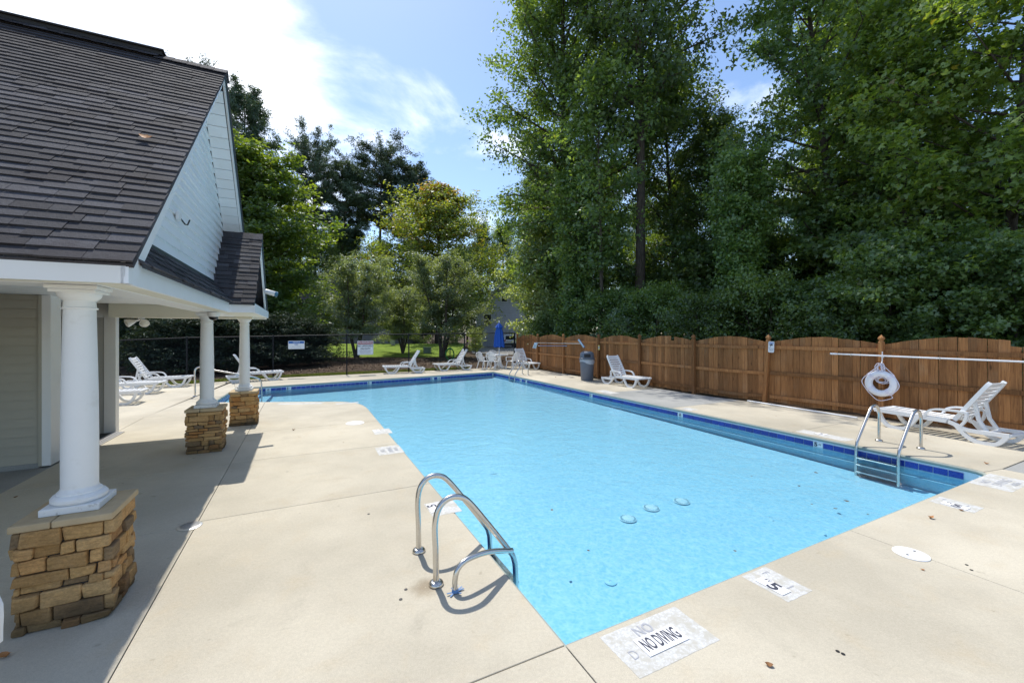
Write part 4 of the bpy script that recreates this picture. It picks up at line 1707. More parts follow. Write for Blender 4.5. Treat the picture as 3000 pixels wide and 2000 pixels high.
p = at_fence(2259.5, 1016, 0.105)
ts_ = sign('notice_sign', 'small white notice with camera symbol nailed to the leaning fence post', p, rz_face(FN), 0.155, 0.30, 0.23, (M['sign_blue'], 'NOTICE', 1.0),
           [('24 HR SURVEILLANCE', 0.016, -0.045, .85, 'ink', 0.0006), ('CAMERAS IN USE', 0.014, -0.075, .9, 'ink', 0.0), ('ON THESE PREMISES', 0.013, -0.100, .8, 'ink', 0.0)], tilt=RAD(2.5))
sy = MB()
sy.tube([(-0.045, -0.006, 0.055), (0.01, -0.006, 0.062), (0.045, -0.006, 0.05)], [0.012, 0.02, 0.006], 6)
sy.tube([(-0.01, -0.006, 0.045), (-0.012, -0.006, 0.02), (-0.035, -0.006, -0.005)], 0.006, 5)
sy.build('camera_symbol', M['ink'], ts_)
p = at_fence(1754.5, 1018, 0.10)
t = thing('fence_tag', 'small yellow tag nailed to the fence post near the bin', 'tag', p, rz_face(FN))
MB().box(-0.055, 0.055, 0, 0.006, -0.10, 0.10).build('plate', M['yellow_tag'], t)
MB().box(-0.035, 0.035, -0.002, -0.0005, -0.05, 0.05).build('print', M['ink_faded'], t)

# life ring with its rope
p = at_fence(2581, 1123, 0.17)
t = thing('life_ring', 'white life ring with rope hanging on the timber fence post', 'life ring', p, rz_face(FN))
RI, ri = 0.222, 0.072
mb = MB().tube([(RI * math.cos(a), 0, RI * math.sin(a)) for a in [i * 2 * math.pi / 48 for i in range(48)]], ri, 16, closed=True)
mb.build('ring', M['ring_white'], t, smooth=True)
for a in (0.72, 2.35, 3.75, 5.35):
    q = MB()
    pts = []
    for j in range(14):
        b = j * 2 * math.pi / 14
        pts.append(((RI + (ri + 0.004) * math.cos(b)) * math.cos(a), (ri + 0.004) * math.sin(b), (RI + (ri + 0.004) * math.cos(b)) * math.sin(a)))
    side = Vector((-math.sin(a), 0, math.cos(a)))
    q.sweep(pts, 0.055, 0.006, side, closed=True)
    q.build('band', M['rope'], t)
an = [0.72, 2.35, 3.75, 5.35]
ro = RI + ri + 0.012
for a, b, sag in ((3.75, 2.35, 0.04), (5.35, 3.75, 0.14), (0.72 + 2 * math.pi, 5.35, 0.05)):
    pa, pb = Vector((ro * math.cos(a), -0.02, ro * math.sin(a))), Vector((ro * math.cos(b), -0.02, ro * math.sin(b)))
    m = (pa + pb) / 2
    out_ = m.normalized() if m.length > 0.05 else Vector((0, 0, -1))
    if sag > 0.1:
        m = Vector((0.015, -0.02, -ro - 0.02)) + Vector((0, 0, -sag * 0.4))
        MB().tube(catmull([pa, pa + Vector((0.02, 0, -0.10)) * 0.6, m + Vector((-.05, 0, 0)), pb + Vector((0.05, 0, -0.06)), pb]), 0.0085, 6).build('grab_rope', M['rope'], t, smooth=True)
    else:
        MB().tube(catmull([pa, m + out_ * (ro * 0.22 + sag), pb]), 0.0085, 6).build('grab_rope', M['rope'], t, smooth=True)
hk = Vector((0.02, -0.03, 0.44))
for a in (0.72, 2.35):
    MB().tube(catmull([(ro * math.cos(a), -0.01, ro * math.sin(a)), hk]), 0.0085, 6).build('hanging_rope', M['rope'], t)
mb = MB()
rr = random.Random(5)
for i in range(9):
    w, hgt, x, z = rr.uniform(0.04, 0.075), rr.uniform(0.15, 0.30), rr.uniform(-0.03, 0.03), rr.uniform(-0.02, 0.03)
    loop = [Vector((x + w * math.sin(a), -0.035 + rr.uniform(-.03, .04), 0.43 + z - hgt * (0.5 - 0.5 * math.cos(a)))) for a in [k * 2 * math.pi / 12 for k in range(12)]]
    mb.tube(loop, 0.008, 5, closed=True)
for i in range(5):
    w, hgt = rr.uniform(0.07, 0.12), rr.uniform(0.10, 0.15)
    x = rr.uniform(-0.03, 0.03)
    loop = [Vector((x + w * math.sin(a), 0.05 + rr.uniform(-.01, .02), 0.13 - hgt * (0.5 - 0.5 * math.cos(a)))) for a in [k * 2 * math.pi / 12 for k in range(12)]]
    mb.tube(loop, 0.008, 5, closed=True)
mb.build('rope_coil', M['rope'], t, smooth=True)
t = thing('hook_rod', 'thin white hook rod holding the rope above the life ring', 'hook', at_fence(2585, 1058, 0.13), rz_face(FN))
MB().tube([(0, 0, 0.22), (0, -0.01, 0.0), (0, -0.05, -0.05)], 0.011, 6).build('rod', M['white_pole'], t)
MB().box(-0.02, 0.02, 0.0, 0.04, 0.08, 0.12).build('clamp', M['white_pole'], t)


def pole(name, label, a, b, r, m, cat='pole', ends=None):
    t = thing(name, label, cat, a)
    d = b - a
    MB().tube([(0, 0, 0), d], r, 10).build('shaft', M[m], t, smooth=40)
    if ends:
        n_ = d.normalized()
        MB().tube([n_ * -0.03, n_ * 0.10], r * 1.25, 10).build('grip', M[ends], t, smooth=40)
    return t


pole('rescue_pole', 'long white rescue pole hung level along the fence above the life ring', at_fence(2437, 1036, 0.20), at_fence(3080, 1063, 0.20), 0.017, 'white_pole', ends='ring_white')
for px, py in ((2500, 1040), (2760, 1050)):
    p = at_fence(px, py, 0.11)
    t = thing('pole_hook', 'metal hook behind the long white pole, %s the life ring' % ('left of' if px < 2581 else 'right of'), 'hook', p, rz_face(FN), 'pole hooks on the fence')
    MB().tube([(0, 0.08, 0.03), (0, -0.05, -0.02), (0, -0.13, -0.022), (0, -0.14, 0.03)], 0.006, 5).build('hook', M['steel'], t)
p0 = Vector(G(2190, 1176))
p1 = Vector(G(2512, 1227))
p0.z = p1.z = 0.025
pole('loose_pole', 'white pole lying on the deck at the foot of the fence', p0, p1, 0.018, 'white_pole')

# skimmer net and brush on two poles
t = pole('skimmer_net', 'pale blue skimmer net on a long pole hung on the far fence', at_fence(1575, 1004, 0.17), at_fence(1690, 1006.5, 0.17), 0.014, 'aluminium')
w = at_fence(1563, 1012, 0.20) - t.location
q = [Vector((0.05, -0.01, 0.02)), Vector((-0.22, -0.05, 0.0)), Vector((-0.36, -0.08, -0.28)), Vector((-0.10, -0.04, -0.30))]
q = [FE * a.x + FN * (-a.y + 0.0) + Vector((0, 0, a.z)) for a in q]
MB().tube(q, 0.014, 6, closed=True).build('hoop', M['aluminium'], t)
mid = sum(q, Vector()) / 4 + FN * 0.07
MB().add(q + [mid], [(0, 1, 4), (1, 2, 4), (2, 3, 4), (3, 0, 4)]).build('net', M['net_blue'], t)
t = pole('pool_brush', 'dark blue pool brush on a pole, tilted above the grey bin', at_fence(1672, 1006, 0.21), at_fence(1703, 1006.5, 0.21), 0.014, 'aluminium')
a = at_fence(1696, 994, 0.22) - t.location
b = at_fence(1713, 1018, 0.22) - t.location
MB().sweep([a, b], 0.06, 0.035, FN).build('brush_back', M['brush_blue'], t, bevel=0.006)
MB().sweep([a * 0.97 + b * 0.03 + FN * 0.04, b * 0.97 + a * 0.03 + FN * 0.04], 0.05, 0.05, FN).build('bristles', M['net_blue'], t)
pole('blue_pole', 'short blue telescopic pole hung below the skimmer net', at_fence(1578, 1012.5, 0.17), at_fence(1661, 1013.0, 0.17), 0.013, 'pole_blue', ends='white_pole')

# ------------------------------------------------------------------ waste bin
p = G(1722, 1113)
t = thing('waste_bin', 'grey waste bin with domed lid and pale liner against the fence', 'bin', (p.x - 0.05, p.y - 0.10, 0), RAD(12))
MB().lathe([(0.235, 0.0), (0.245, 0.02), (0.285, 0.80), (0.287, 0.83), (0.27, 0.83), (0.23, 0.05)], 28, cap=False).build('drum', M['bin_grey'], t, smooth=40)
mb = MB()
rr = random.Random(9)
nL = 28
ring0 = [(0.295, 0.86), (0.302, 0.80), (0.300, 0.72)]
vs = []
for k_, (r, z) in enumerate(ring0):
    for j in range(nL):
        a = 2 * math.pi * j / nL
        vs.append((r * (1 + rr.uniform(-.012, .012)) * math.cos(a), r * (1 + rr.uniform(-.012, .012)) * math.sin(a), z + (0.06 * math.sin(2 * a + 1) + rr.uniform(-.015, .015) if k_ == 2 else 0)))
mb.add(vs, [(k_ * nL + j, (k_ + 1) * nL + j, (k_ + 1) * nL + (j + 1) % nL, k_ * nL + (j + 1) % nL) for k_ in range(2) for j in range(nL)])
mb.build('liner', M['bin_liner'], t, smooth=True)
MB().lathe([(0.27, 0.855), (0.325, 0.86), (0.325, 0.905), (0.30, 0.915), (0.29, 0.925)], 28).build('rim', M['bin_grey'], t, smooth=40)
lid = MB().lathe([(0.29, 0.92), (0.283, 1.06), (0.265, 1.12), (0.21, 1.17), (0.12, 1.195), (0.005, 1.20)], 28).build('lid', M['bin_grey'], t, smooth=40)
MB().sweep([(-0.10, -0.30, 0.96), (-0.10, -0.275, 1.09)], 0.27, 0.012, Vector((1, 0, 0))).build('flap', M['car_black'], lid)

# ------------------------------------------------------------------ pool ladders
RAIL = [(0, 0), (-.004, .25), (-.010, .46), (.020, .585), (.090, .648), (.185, .648), (.275, .585), (.455, .355), (.625, .125), (.672, .04), (.69, -.10), (.695, -.60)]


def ladder(label, u, v, flip, dy=0.545, sx=1.0, brace=False, rscale=1.0, name='pool_ladder'):
    t = thing(name, label, 'ladder', S(u, v), PHI + (math.pi if flip else 0), 'stainless pool ladders')
    for y in (-dy / 2, dy / 2):
        r = MB().tube(catmull([(x * sx, y, z) for x, z in RAIL], 7), 0.0235 * rscale, 14).build('rail', M['steel'], t, smooth=40)
        MB().lathe([(0.056, 0.001), (0.058, 0.012), (0.050, 0.026), (0.036, 0.033), (0.025, 0.034)], 24, c=(0, y)).build('deck_collar', M['steel'], t, smooth=40)
    for z in (-0.185, -0.30, -0.42):
        o = MB().box(0.655 * sx, 0.735 * sx, -dy / 2 + 0.012, dy / 2 - 0.012, z - 0.014, z + 0.010).build('tread', M['steel'], t, bevel=0.006)
    if brace:
        q = [(0.10, -dy / 2 - 0.16, 0), (0.10, -dy / 2 - 0.158, 0.10), (0.13, -dy / 2 - 0.15, 0.175), (0.22, -dy / 2 - 0.125, 0.208), (0.42, -dy / 2 - 0.07, 0.19), (0.655, -dy / 2 - 0.005, 0.115)]
        MB().tube(catmull(q, 6), 0.021, 12).build('brace_bar', M['steel'], t, smooth=40)
        mb = MB()
        rr = random.Random(3)
        for i in range(9):
            a = rr.uniform(0, 6.28)
            l = rr.uniform(0.02, 0.055)
            c = Vector((0.10 + 0.022 * math.cos(a), -dy / 2 - 0.16 + 0.022 * math.sin(a), 0.010))
            mb.sweep([c, c + Vector((math.cos(a) * l, math.sin(a) * l, rr.uniform(-.004, .012)))], 0.012, 0.002, Vector((-math.sin(a), math.cos(a), 0)))
        mb.lathe([(0.024, 0.004), (0.027, 0.01), (0.026, 0.022), (0.022, 0.03)], 12, c=(0.10, -dy / 2 - 0.16))
        tag(mb.build('blue_tape', M['pole_blue'], t), kind='stuff')
    return t


ladder('near stainless pool ladder with a low brace bar on the left deck edge', 0.916, 3.421, False, brace=True)
ladder('stainless pool ladder on the right edge beside the reclining lounger', 9.27, 3.475, True, dy=0.57, sx=1.13)
ladder('far stainless pool ladder by the round table', 9.21, 17.06, True, dy=0.56, sx=1.0)
t = thing('stair_handrail', 'curved stainless handrail at the pool steps behind the porch columns', 'handrail', S(-2.98, 15.71), PHI)
MB().tube(catmull([(0, 0, 0), (0, 0, 0.45), (0.0, 0, 0.78), (0.06, 0, 0.88), (0.17, 0, 0.885), (0.45, 0, 0.80), (1.25, 0, 0.60), (1.6, 0, 0.50), (1.72, 0, 0.40), (1.75, 0, 0.1), (1.75, 0, -0.5)], 6), 0.024, 12).build('rail', M['steel'], t, smooth=40)
MB().lathe([(0.06, 0.001), (0.06, 0.012), (0.045, 0.028), (0.026, 0.03)], 20).build('deck_collar', M['steel'], t, smooth=40)

# ------------------------------------------------------------------ sun loungers
def lounger(label, cx_, cy_, rz, back=58, first=[None]):
    if first[0] is not None and back == 58:
        return dup(first[0], (cx_, cy_, 0), rz, label)
    t = thing('sun_lounger', label, 'sun lounger', (cx_, cy_, 0), rz, 'white resin sun loungers round the pool')
    Y = Vector((0, 1, 0))
    for sg in (-1, 1):
        y = sg * 0.305
        mb = MB()
        mb.sweep(catmull([(0.97, y, 0.335), (0.5, y, 0.325), (-0.20, y, 0.315)], 4), 0.050, 0.075, Y)
        mb.sweep(catmull([(-0.18, y, 0.315), (-0.30, y, 0.27), (-0.42, y, 0.215), (-0.60, y, 0.205), (-0.97, y, 0.215)], 4), 0.050, 0.065, Y)
        sf = mb.build('side_rail', M['resin'], t, smooth=40)
        mb = MB().sweep(catmull([(0.90, y, 0.32), (0.84, y, 0.16), (0.74, y, 0.045), (0.60, y, 0.022), (0.45, y, 0.05), (0.34, y, 0.17), (0.26, y, 0.305)], 5), 0.055, 0.062, Y)
        mb.build('leg_loop', M['resin'], t, smooth=40)
        mb = MB().sweep(catmull([(-0.30, y, 0.27), (-0.42, y, 0.12), (-0.55, y, 0.035), (-0.70, y, 0.020), (-0.82, y, 0.045), (-0.90, y, 0.13), (-0.94, y, 0.205)], 5), 0.055, 0.062, Y)
        mb.build('leg_loop', M['resin'], t, smooth=40)
        mb = MB().sweep(catmull([(0.16, y, 0.33), (0.10, y, 0.44), (0.02, y, 0.495), (-0.12, y, 0.515), (-0.34, y, 0.52), (-0.44, y, 0.50), (-0.42, y, 0.36), (-0.36, y, 0.26)], 5), 0.055, 0.036, Y)
        mb.build('armrest', M['resin'], t, smooth=40)
    for i in range(11):
        x = 0.915 - i * 0.107
        pts = [(x, -0.30 + 0.60 * k / 6, 0.345 + 0.012 * ((k - 3) / 3.0) ** 2) for k in range(7)]
        MB().sweep(pts, 0.072, 0.014, Vector((1, 0, 0))).build('seat_slat', M['resin'], t)
    MB().box(-0.985, -0.93, -0.31, 0.31, 0.185, 0.235).build('end_bar', M['resin'], t, bevel=0.008)
    MB().box(0.95, 0.995, -0.32, 0.32, 0.315, 0.362).build('end_bar', M['resin'], t, bevel=0.008)
    a = RAD(back)
    d = Vector((-math.cos(a), 0, math.sin(a)))
    nn = Vector((math.sin(a), 0, math.cos(a)))
    p0 = Vector((-0.26, 0, 0.345))
    for sg in (-1, 1):
        MB().sweep(catmull([p0 + Y * sg * 0.255, p0 + d * 0.4 + Y * sg * 0.265, p0 + d * 0.78 + Y * sg * 0.255, p0 + d * 0.86 + Y * sg * 0.225], 4), 0.062, 0.045, nn).build('back_side', M['resin'], t, smooth=40)
    for i in range(9):
        s = 0.07 + i * 0.092
        pts = [p0 + d * s + Y * (-0.25 + 0.5 * k / 6) + nn * (-0.012 + 0.014 * ((k - 3) / 3.0) ** 2) for k in range(7)]
        MB().sweep(pts, 0.064 if i < 8 else 0.09, 0.014, d).build('back_slat', M['resin'], t)
    for sg in (-1, 1):
        q = p0 + d * 0.42 + Y * sg * 0.18 - nn * 0.02
        MB().sweep([q, Vector((q.x - 0.05, q.y, 0.40)), Vector((-0.66, q.y, 0.205))], 0.03, 0.055, Y).build('back_prop', M['resin'], t)
    MB().box(-0.69, -0.65, -0.30, 0.30, 0.18, 0.215).build('prop_bar', M['resin'], t)
    first[0] = t
    return t


def aim(head, foot):
    return math.atan2(foot.y - head.y, foot.x - head.x)


def put(label, foot, head):
    foot, head = Vector(foot), Vector(head)
    c = (foot + head) / 2
    return lounger(label, c.x, c.y, aim(head, foot))


put('white slatted lounger in full view by the near right ladder, back raised', (8.07, 8.60), (8.52, 7.40))
put('white lounger set against the fence right of the grey bin', (4.47, 14.93), (3.93, 15.98))
put('white lounger on the far edge, left of the two near the mulch bed', (-5.95, 20.05), (-4.60, 20.60))
put('white lounger on the far edge, nearer the round table', (-3.78, 21.45), (-2.45, 22.25))
put('white lounger behind the farthest porch column, partly hidden by it', (-9.98, 17.40), (-10.98, 16.60))
put('white lounger left of the handrail with slatted back raised', (-12.15, 15.25), (-13.35, 14.75))
put('white lounger cut off by the door jamb, foot towards the pool', (-11.75, 13.55), (-13.0, 13.15))
put('white lounger half hidden behind the round table, leaning on the fence side', (1.05, 22.15), (0.42, 23.25))
put('white lounger mostly out of view at the right edge of the deck', (10.05, 6.05), (10.45, 4.85))
put('white lounger nearest the doorway, only its foot showing past the jamb', (-10.62, 11.55), (-11.8, 11.0))

# ------------------------------------------------------------------ table, chairs, umbrella
TP_ = Vector((-0.72, 23.35, 0))
t = thing('patio_table', 'round white resin table with an umbrella through it', 'table', TP_)
MB().lathe([(0.02, 0.70), (0.50, 0.70), (0.515, 0.708), (0.515, 0.728), (0.50, 0.735), (0.02, 0.735)], 32).build('tabletop', M['resin'], t, smooth=40)
for k in range(4):
    a = k * math.pi / 2 + 0.5
    q = [(0.06 * math.cos(a), 0.06 * math.sin(a), 0.70), (0.09 * math.cos(a), 0.09 * math.sin(a), 0.35), (0.16 * math.cos(a), 0.16 * math.sin(a), 0.14), (0.40 * math.cos(a), 0.40 * math.sin(a), 0.0)]
    MB().sweep(catmull(q, 4), 0.10, 0.05, Vector((-math.sin(a), math.cos(a), 0))).build('leg', M['resin'], t, smooth=40)
t = thing('umbrella', 'closed blue umbrella standing in the white round table', 'umbrella', TP_)
MB().tube([(0, 0, 0.05), (0, 0, 2.50)], 0.019, 10).build('pole', M['white_pole'], t)
mb = MB()
prof_ = [(0.285, 1.16), (0.262, 1.40), (0.225, 1.75), (0.175, 2.05), (0.12, 2.28), (0.03, 2.44)]
nn_ = 48
vs = []
for r, z in prof_:
    for j in range(nn_):
        a = 2 * math.pi * j / nn_
        f = 1 + 0.17 * math.cos(8 * a) + 0.05 * math.cos(16 * a + z * 3)
        vs.append((r * f * math.cos(a + 0.12 * z), r * f * math.sin(a + 0.12 * z), z - 0.025 * math.cos(8 * a) * (1 if z < 1.2 else 0)))
mb.add(vs, [(k_ * nn_ + j, k_ * nn_ + (j + 1) % nn_, (k_ + 1) * nn_ + (j + 1) % nn_, (k_ + 1) * nn_ + j) for k_ in range(len(prof_) - 1) for j in range(nn_)])
mb.build('canopy', M['blue_cloth'], t, smooth=True)
vs = []
for r, z in [(0.215, 2.23), (0.15, 2.35), (0.03, 2.50)]:
    for j in range(nn_):
        a = 2 * math.pi * j / nn_
        f = 1 + 0.13 * math.cos(8 * a)
        vs.append((r * f * math.cos(a), r * f * math.sin(a), z))
mb = MB().add(vs, [(k_ * nn_ + j, k_ * nn_ + (j + 1) % nn_, (k_ + 1) * nn_ + (j + 1) % nn_, (k_ + 1) * nn_ + j) for k_ in range(2) for j in range(nn_)])
mb.build('vent_flap', M['blue_cloth'], t, smooth=True)
MB().lathe([(0.02, 2.49), (0.035, 2.53), (0.042, 2.56), (0.035, 2.595), (0.005, 2.61)], 14).build('finial', M['white_pole'], t, smooth=True)


def chair(label, x, y, rz):
    t = thing('patio_chair', label, 'chair', (x, y, 0), rz, 'white resin chairs round the table')   # faces +x
    MB().prism([(-0.20, -0.20), (0.22, -0.24), (0.25, 0), (0.22, 0.24), (-0.20, 0.20)], 0.40, 0.425).build('seat', M['resin'], t, bevel=0.008)
    for sx_, sy_ in ((1, 1), (1, -1), (-1, 1), (-1, -1)):
        MB().tube([(0.19 * sx_, 0.20 * sy_, 0.41), (0.26 * sx_ - (0.04 if sx_ < 0 else 0), 0.25 * sy_, 0.0)], [0.032, 0.022], 6).build('leg', M['resin'], t)
    for k in range(9):
        f = (k - 4) / 4.0
        top = 0.90 - 0.16 * abs(f) ** 2.2
        MB().sweep([(-0.19, 0.13 * f, 0.42), (-0.25, 0.19 * f, 0.62), (-0.33, 0.245 * f, top)], 0.034, 0.010, Vector((0, 1, 0))).build('back_slat', M['resin'], t)
    arch = [(-0.21, -0.22, 0.42), (-0.27, -0.27, 0.62)] + [(-0.335, 0.265 * math.sin(b), 0.735 + 0.17 * math.cos(b)) for b in [-math.pi / 2 + i * math.pi / 8 for i in range(9)]] + [(-0.27, 0.27, 0.62), (-0.21, 0.22, 0.42)]
    MB().tube(catmull(arch, 3), 0.018, 6).build('back_rim', M['resin'], t, smooth=True)
    for sg in (-1, 1):
        MB().sweep(catmull([(-0.28, sg * 0.265, 0.645), (0.05, sg * 0.29, 0.65), (0.20, sg * 0.28, 0.63), (0.23, sg * 0.25, 0.42)], 4), 0.05, 0.022, Vector((0, 1, 0))).build('armrest', M['resin'], t, smooth=40)
    return t


ch0 = chair('white fan-back chair left of the round table, facing it', -1.52, 22.55, 0.75)
dup(ch0, (-1.05, 24.25, 0), -1.25, 'white fan-back chair behind the table and umbrella pole')
dup(ch0, (0.02, 22.70, 0), 2.45, 'white fan-back chair in front of the white lounger, its back to the fence')
dup(ch0, (-1.02, 22.42, 0), 1.2, 'white fan-back chair close to the table, nearest the pool corner')

# ------------------------------------------------------------------ chain-link fence
CL = [(Vector((-19.5, 13.9, 0)), 1.60), (Vector((-14.6, 15.15, 0)), 1.66), (Vector((-12.45, 15.95, 0)), 1.757), (Vector((-10.35, 18.05, 0)), 1.80), (Vector((-7.64, 19.26, 0)), 1.86),
      (Vector((-5.13, 20.70, 0)), 1.88), (Vector((-2.53, 22.19, 0)), 1.905), (Vector((0.152, 24.75, 0)), 1.945)]
cl = thing('chain_link_fence', 'black vinyl chain-link fence along the far edge of the deck', 'fence', CL[4][0])
o0 = CL[4][0]
for i, (p, h) in enumerate(CL):
    q = p - o0
    w = 0.032 if i < len(CL) - 1 else 0.05
    MB().tube([(q.x, q.y, 0), (q.x, q.y, h + 0.01)], w, 8).build('post', M['black_vinyl'], cl, smooth=40)
    if i < len(CL) - 1:
        MB().lathe([(w * 1.15, h - 0.03), (w * 1.2, h + 0.015), (w * 0.7, h + 0.04), (0.003, h + 0.05)], 8, c=(q.x, q.y)).build('post_cap', M['black_vinyl'], cl)
MB().tube([(p - o0) + Vector((0, 0, h)) for p, h in CL], 0.023, 8).build('top_rail', M['black_vinyl'], cl, smooth=40)
for (a, ha), (b, hb) in zip(CL[:-1], CL[1:]):
    L = (b - a).length
    d = (b - a) / L
    mb = MB()
    pitch = 0.085
    for sg in (1, -1):
        s = -2.2
        while s < L + 2.2:
            # wire rising at 45 degrees, clipped to the bay
            z0, z1 = 0.03, None
            s0, s1 = (s, s + 2.0) if sg > 0 else (s + 2.0, s)
            pts = []
            for k in (0.0, 1.0):
                pts.append((s0 + (s1 - s0) * k, 0.03 + 2.0 * k))
            (xa, za), (xb, zb) = pts

            def clip(xa, za, xb, zb):
                for lim, lower in ((0.0, True), (L, False)):
                    ina = xa >= lim if lower else xa <= lim
                    inb = xb >= lim if lower else xb <= lim
                    if not ina and not inb:
                        return None
                    if ina != inb:
                        k = (lim - xa) / (xb - xa)
                        x, z = lim, za + (zb - za) * k
                        if not ina:
                            xa, za = x, z
                        else:
                            xb, zb = x, z
                top_ = lambda x: ha + (hb - ha) * x / L
                if za > top_(xa):
                    return None
                if zb > top_(xb):
                    lo, hi = 0.0, 1.0
                    for _ in range(20):
                        m = (lo + hi) / 2
                        if za + (zb - za) * m > top_(xa + (xb - xa) * m):
                            hi = m
                        else:
                            lo = m
                    xb, zb = xa + (xb - xa) * lo, za + (zb - za) * lo
                return xa, za, xb, zb
            c = clip(xa, za, xb, zb)
            if c:
                pa = a - o0 + d * c[0] + Vector((0, 0, c[1]))
                pb_ = a - o0 + d * c[2] + Vector((0, 0, c[3]))
                mb.tube([pa, pb_], 0.0024, 3, cap=False)
            s += pitch
    tag(mb.build('wire_mesh', M['black_vinyl'], cl), kind='stuff')


def on_cl(px, py):
    r = (px - 1500.0) / F
    for (a, ha), (b, hb) in zip(CL[:-1], CL[1:]):
        ra, rb = a.x / a.y, b.x / b.y
        if ra <= r <= rb:
            d = b - a
            t = (r * a.y - a.x) / (d.x - r * d.y)
            p = a + d * t
            n_ = Vector((d.y, -d.x, 0)).normalized()
            if n_.y > 0:
                n_ = -n_
            p = p + n_ * 0.045
            p.z = H - (py - HY) / F * p.y
            return p, rz_face(n_)


p, rz = on_cl(868.5, 1010)
sign('notice_sign', 'wide white notice with blue header wired to the chain-link fence', p, rz, 0.64, 0.36, 0.33, (M['sign_blue'], 'NOTICE', 1.0),
     [('NO', 0.085, 0.015, 1.0, 'sign_blue', 0.002), ('GLASS CONTAINERS', 0.038, -0.07, 1.0, 'ink_faded', 0.0), ('ALLOWED IN POOL AREA', 0.036, -0.125, 1.0, 'ink_faded', 0.0)])
p, rz = on_cl(1070, 1018.5)
sgn = sign('warning_sign', 'white warning sign with red header wired to the chain-link fence', p, rz, 0.72, 0.66, 0.255, (M['sign_red'], 'WARNING', 1.0),
     [('NO LIFEGUARD', 0.125, 0.085, 0.80, 'ink', 0.003), ('ON DUTY', 0.125, -0.05, 0.80, 'ink', 0.003),
      ('CHILDREN SHOULD NOT USE THE POOL', 0.036, -0.145, 0.88, 'ink', 0.0), ('WITHOUT ADULT SUPERVISION', 0.036, -0.19, 0.88, 'ink', 0.0), ('ADULTS SHOULD NOT SWIM ALONE', 0.036, -0.245, 0.85, 'ink', 0.0)], head_size=0.135)
for x0, x1, z0, z1 in ((-0.35, 0.35, -0.315, -0.305), (-0.35, -0.34, -0.305, 0.15), (0.34, 0.35, -0.305, 0.15)):
    MB().box(x0, x1, -0.006, -0.0045, z0, z1).build('border_line', M['ink_faded'], sgn)

# ------------------------------------------------------------------ depth markers and lids on the deck
def marker(name, label, px, py, ax, w, h, kids_, patch=None, group='painted depth markers on the deck'):
    """flat marker on the deck: local +x runs along site axis ax ('u', 'v' or an angle)"""
    p = G(px, py)
    rz = ax
    t = thing(name, label, 'depth marker', (p.x, p.y, 0.0012), rz, group)
    if patch:
        x0, x1, y0, y1 = patch
        n_ = 14
        rr = random.Random(int(px))
        edge = []
        for (ax0, ay0), (ax1, ay1) in (((x0, y0), (x1, y0)), ((x1, y0), (x1, y1)), ((x1, y1), (x0, y1)), ((x0, y1), (x0, y0))):
            for k in range(n_):
                f = k / n_
                edge.append((ax0 + (ax1 - ax0) * f + rr.uniform(-.002, .002), ay0 + (ay1 - ay0) * f + rr.uniform(-.002, .002)))
        MB().prism(edge, -0.002, 0.0).build('worn_patch', M['patch'], t)
    if w:
        MB().box(-w / 2, w / 2, -h / 2, h / 2, 0.002, 0.005).build('plate', M['sticker'], t)
    for s, size, x, y, sx_, mm, bold, rot in kids_:
        z = 0.0058 if w and abs(x) < w / 2 and abs(y) < h / 2 else 0.0012
        obj('lettering', text_mesh(s, size, M[mm], bold, sx_), t, (x, y, z), (0, 0, rot))
    return t


marker('depth_marker', 'white NO DIVING plate on a worn painted patch at the near pool corner', 1937, 1874, PHI, 0.335, 0.150,
       [('NO DIVING', 0.140, 0, 0.0, 0.40, 'ink', 0.003, 0), ('NO', 0.115, -0.035, 0.118, 0.8, 'ink_faded', 0.002, 0), ('D', 0.10, -0.24, -0.02, 0.8, 'ink_faded', -0.001, 0)],
       (-0.335, 0.335, -0.165, 0.195))
for px, py, lab in ((2263, 1716, 'white 5 FT plate on a grey patch between the pool corner and the lid'), (2798, 1481, 'white 5 FT plate on a grey patch near the far right pool corner')):
    marker('depth_marker', lab, px, py, PHI - RAD(90), 0.215, 0.105,
           [('5', 0.135, 0.015, -0.005, 1.25, 'ink', 0.004, 0), ('FT', 0.045, -0.022, 0.03, 0.9, 'ink', 0.0, 0) if False else ('FT', 0.042, -0.055, 0.028, 1.0, 'ink', 0.0004, RAD(0)),
            ('F', 0.10, -0.13, 0.12, 0.8, 'ink_faded', -0.001, 0), ('I', 0.12, 0.07, 0.10, 0.8, 'ink_faded', 0.0, 0)],
           (-0.19, 0.17, -0.09, 0.215))
marker('depth_marker', 'faded NO DIVING paint with two white bars at the right pool corner', 2928, 1413, PHI, 0, 0,
       [('NO', 0.12, -0.12, 0.09, 1.0, 'ink_faded', 0.0, 0), ('DIVING', 0.13, 0.03, -0.02, 1.0, 'ink_faded', 0.0, 0), ('AREA', 0.09, 0.10, -0.12, 1.0, 'ink_faded', 0.0, 0)],
       (-0.36, 0.40, -0.19, 0.19))
t = marker('depth_marker', 'white 5 marker under the handrails of the near ladder', 1270, 1487, PHI + RAD(90), 0.24, 0.11,
       [('5', 0.135, 0.05, 0, 1.25, 'ink', 0.004, 0), ('FT', 0.045, -0.06, 0.02, 1.0, 'ink_faded', 0.0, 0)], (-0.22, 0.15, -0.26, 0.07))
marker('depth_marker', 'faded white DIVING marker on the left edge, at the deck joint', 1137, 1318, PHI + RAD(90), 0, 0,
       [('NO', 0.11, 0, 0.08, 1.0, 'ink_faded', 0.0, 0), ('DIVING', 0.11, 0.0, -0.04, 0.9, 'ink_faded', 0.0, 0), ('AREA', 0.09, 0.0, -0.13, 1.0, 'ink_faded', 0.0, 0)], (-0.25, 0.25, -0.22, 0.18))
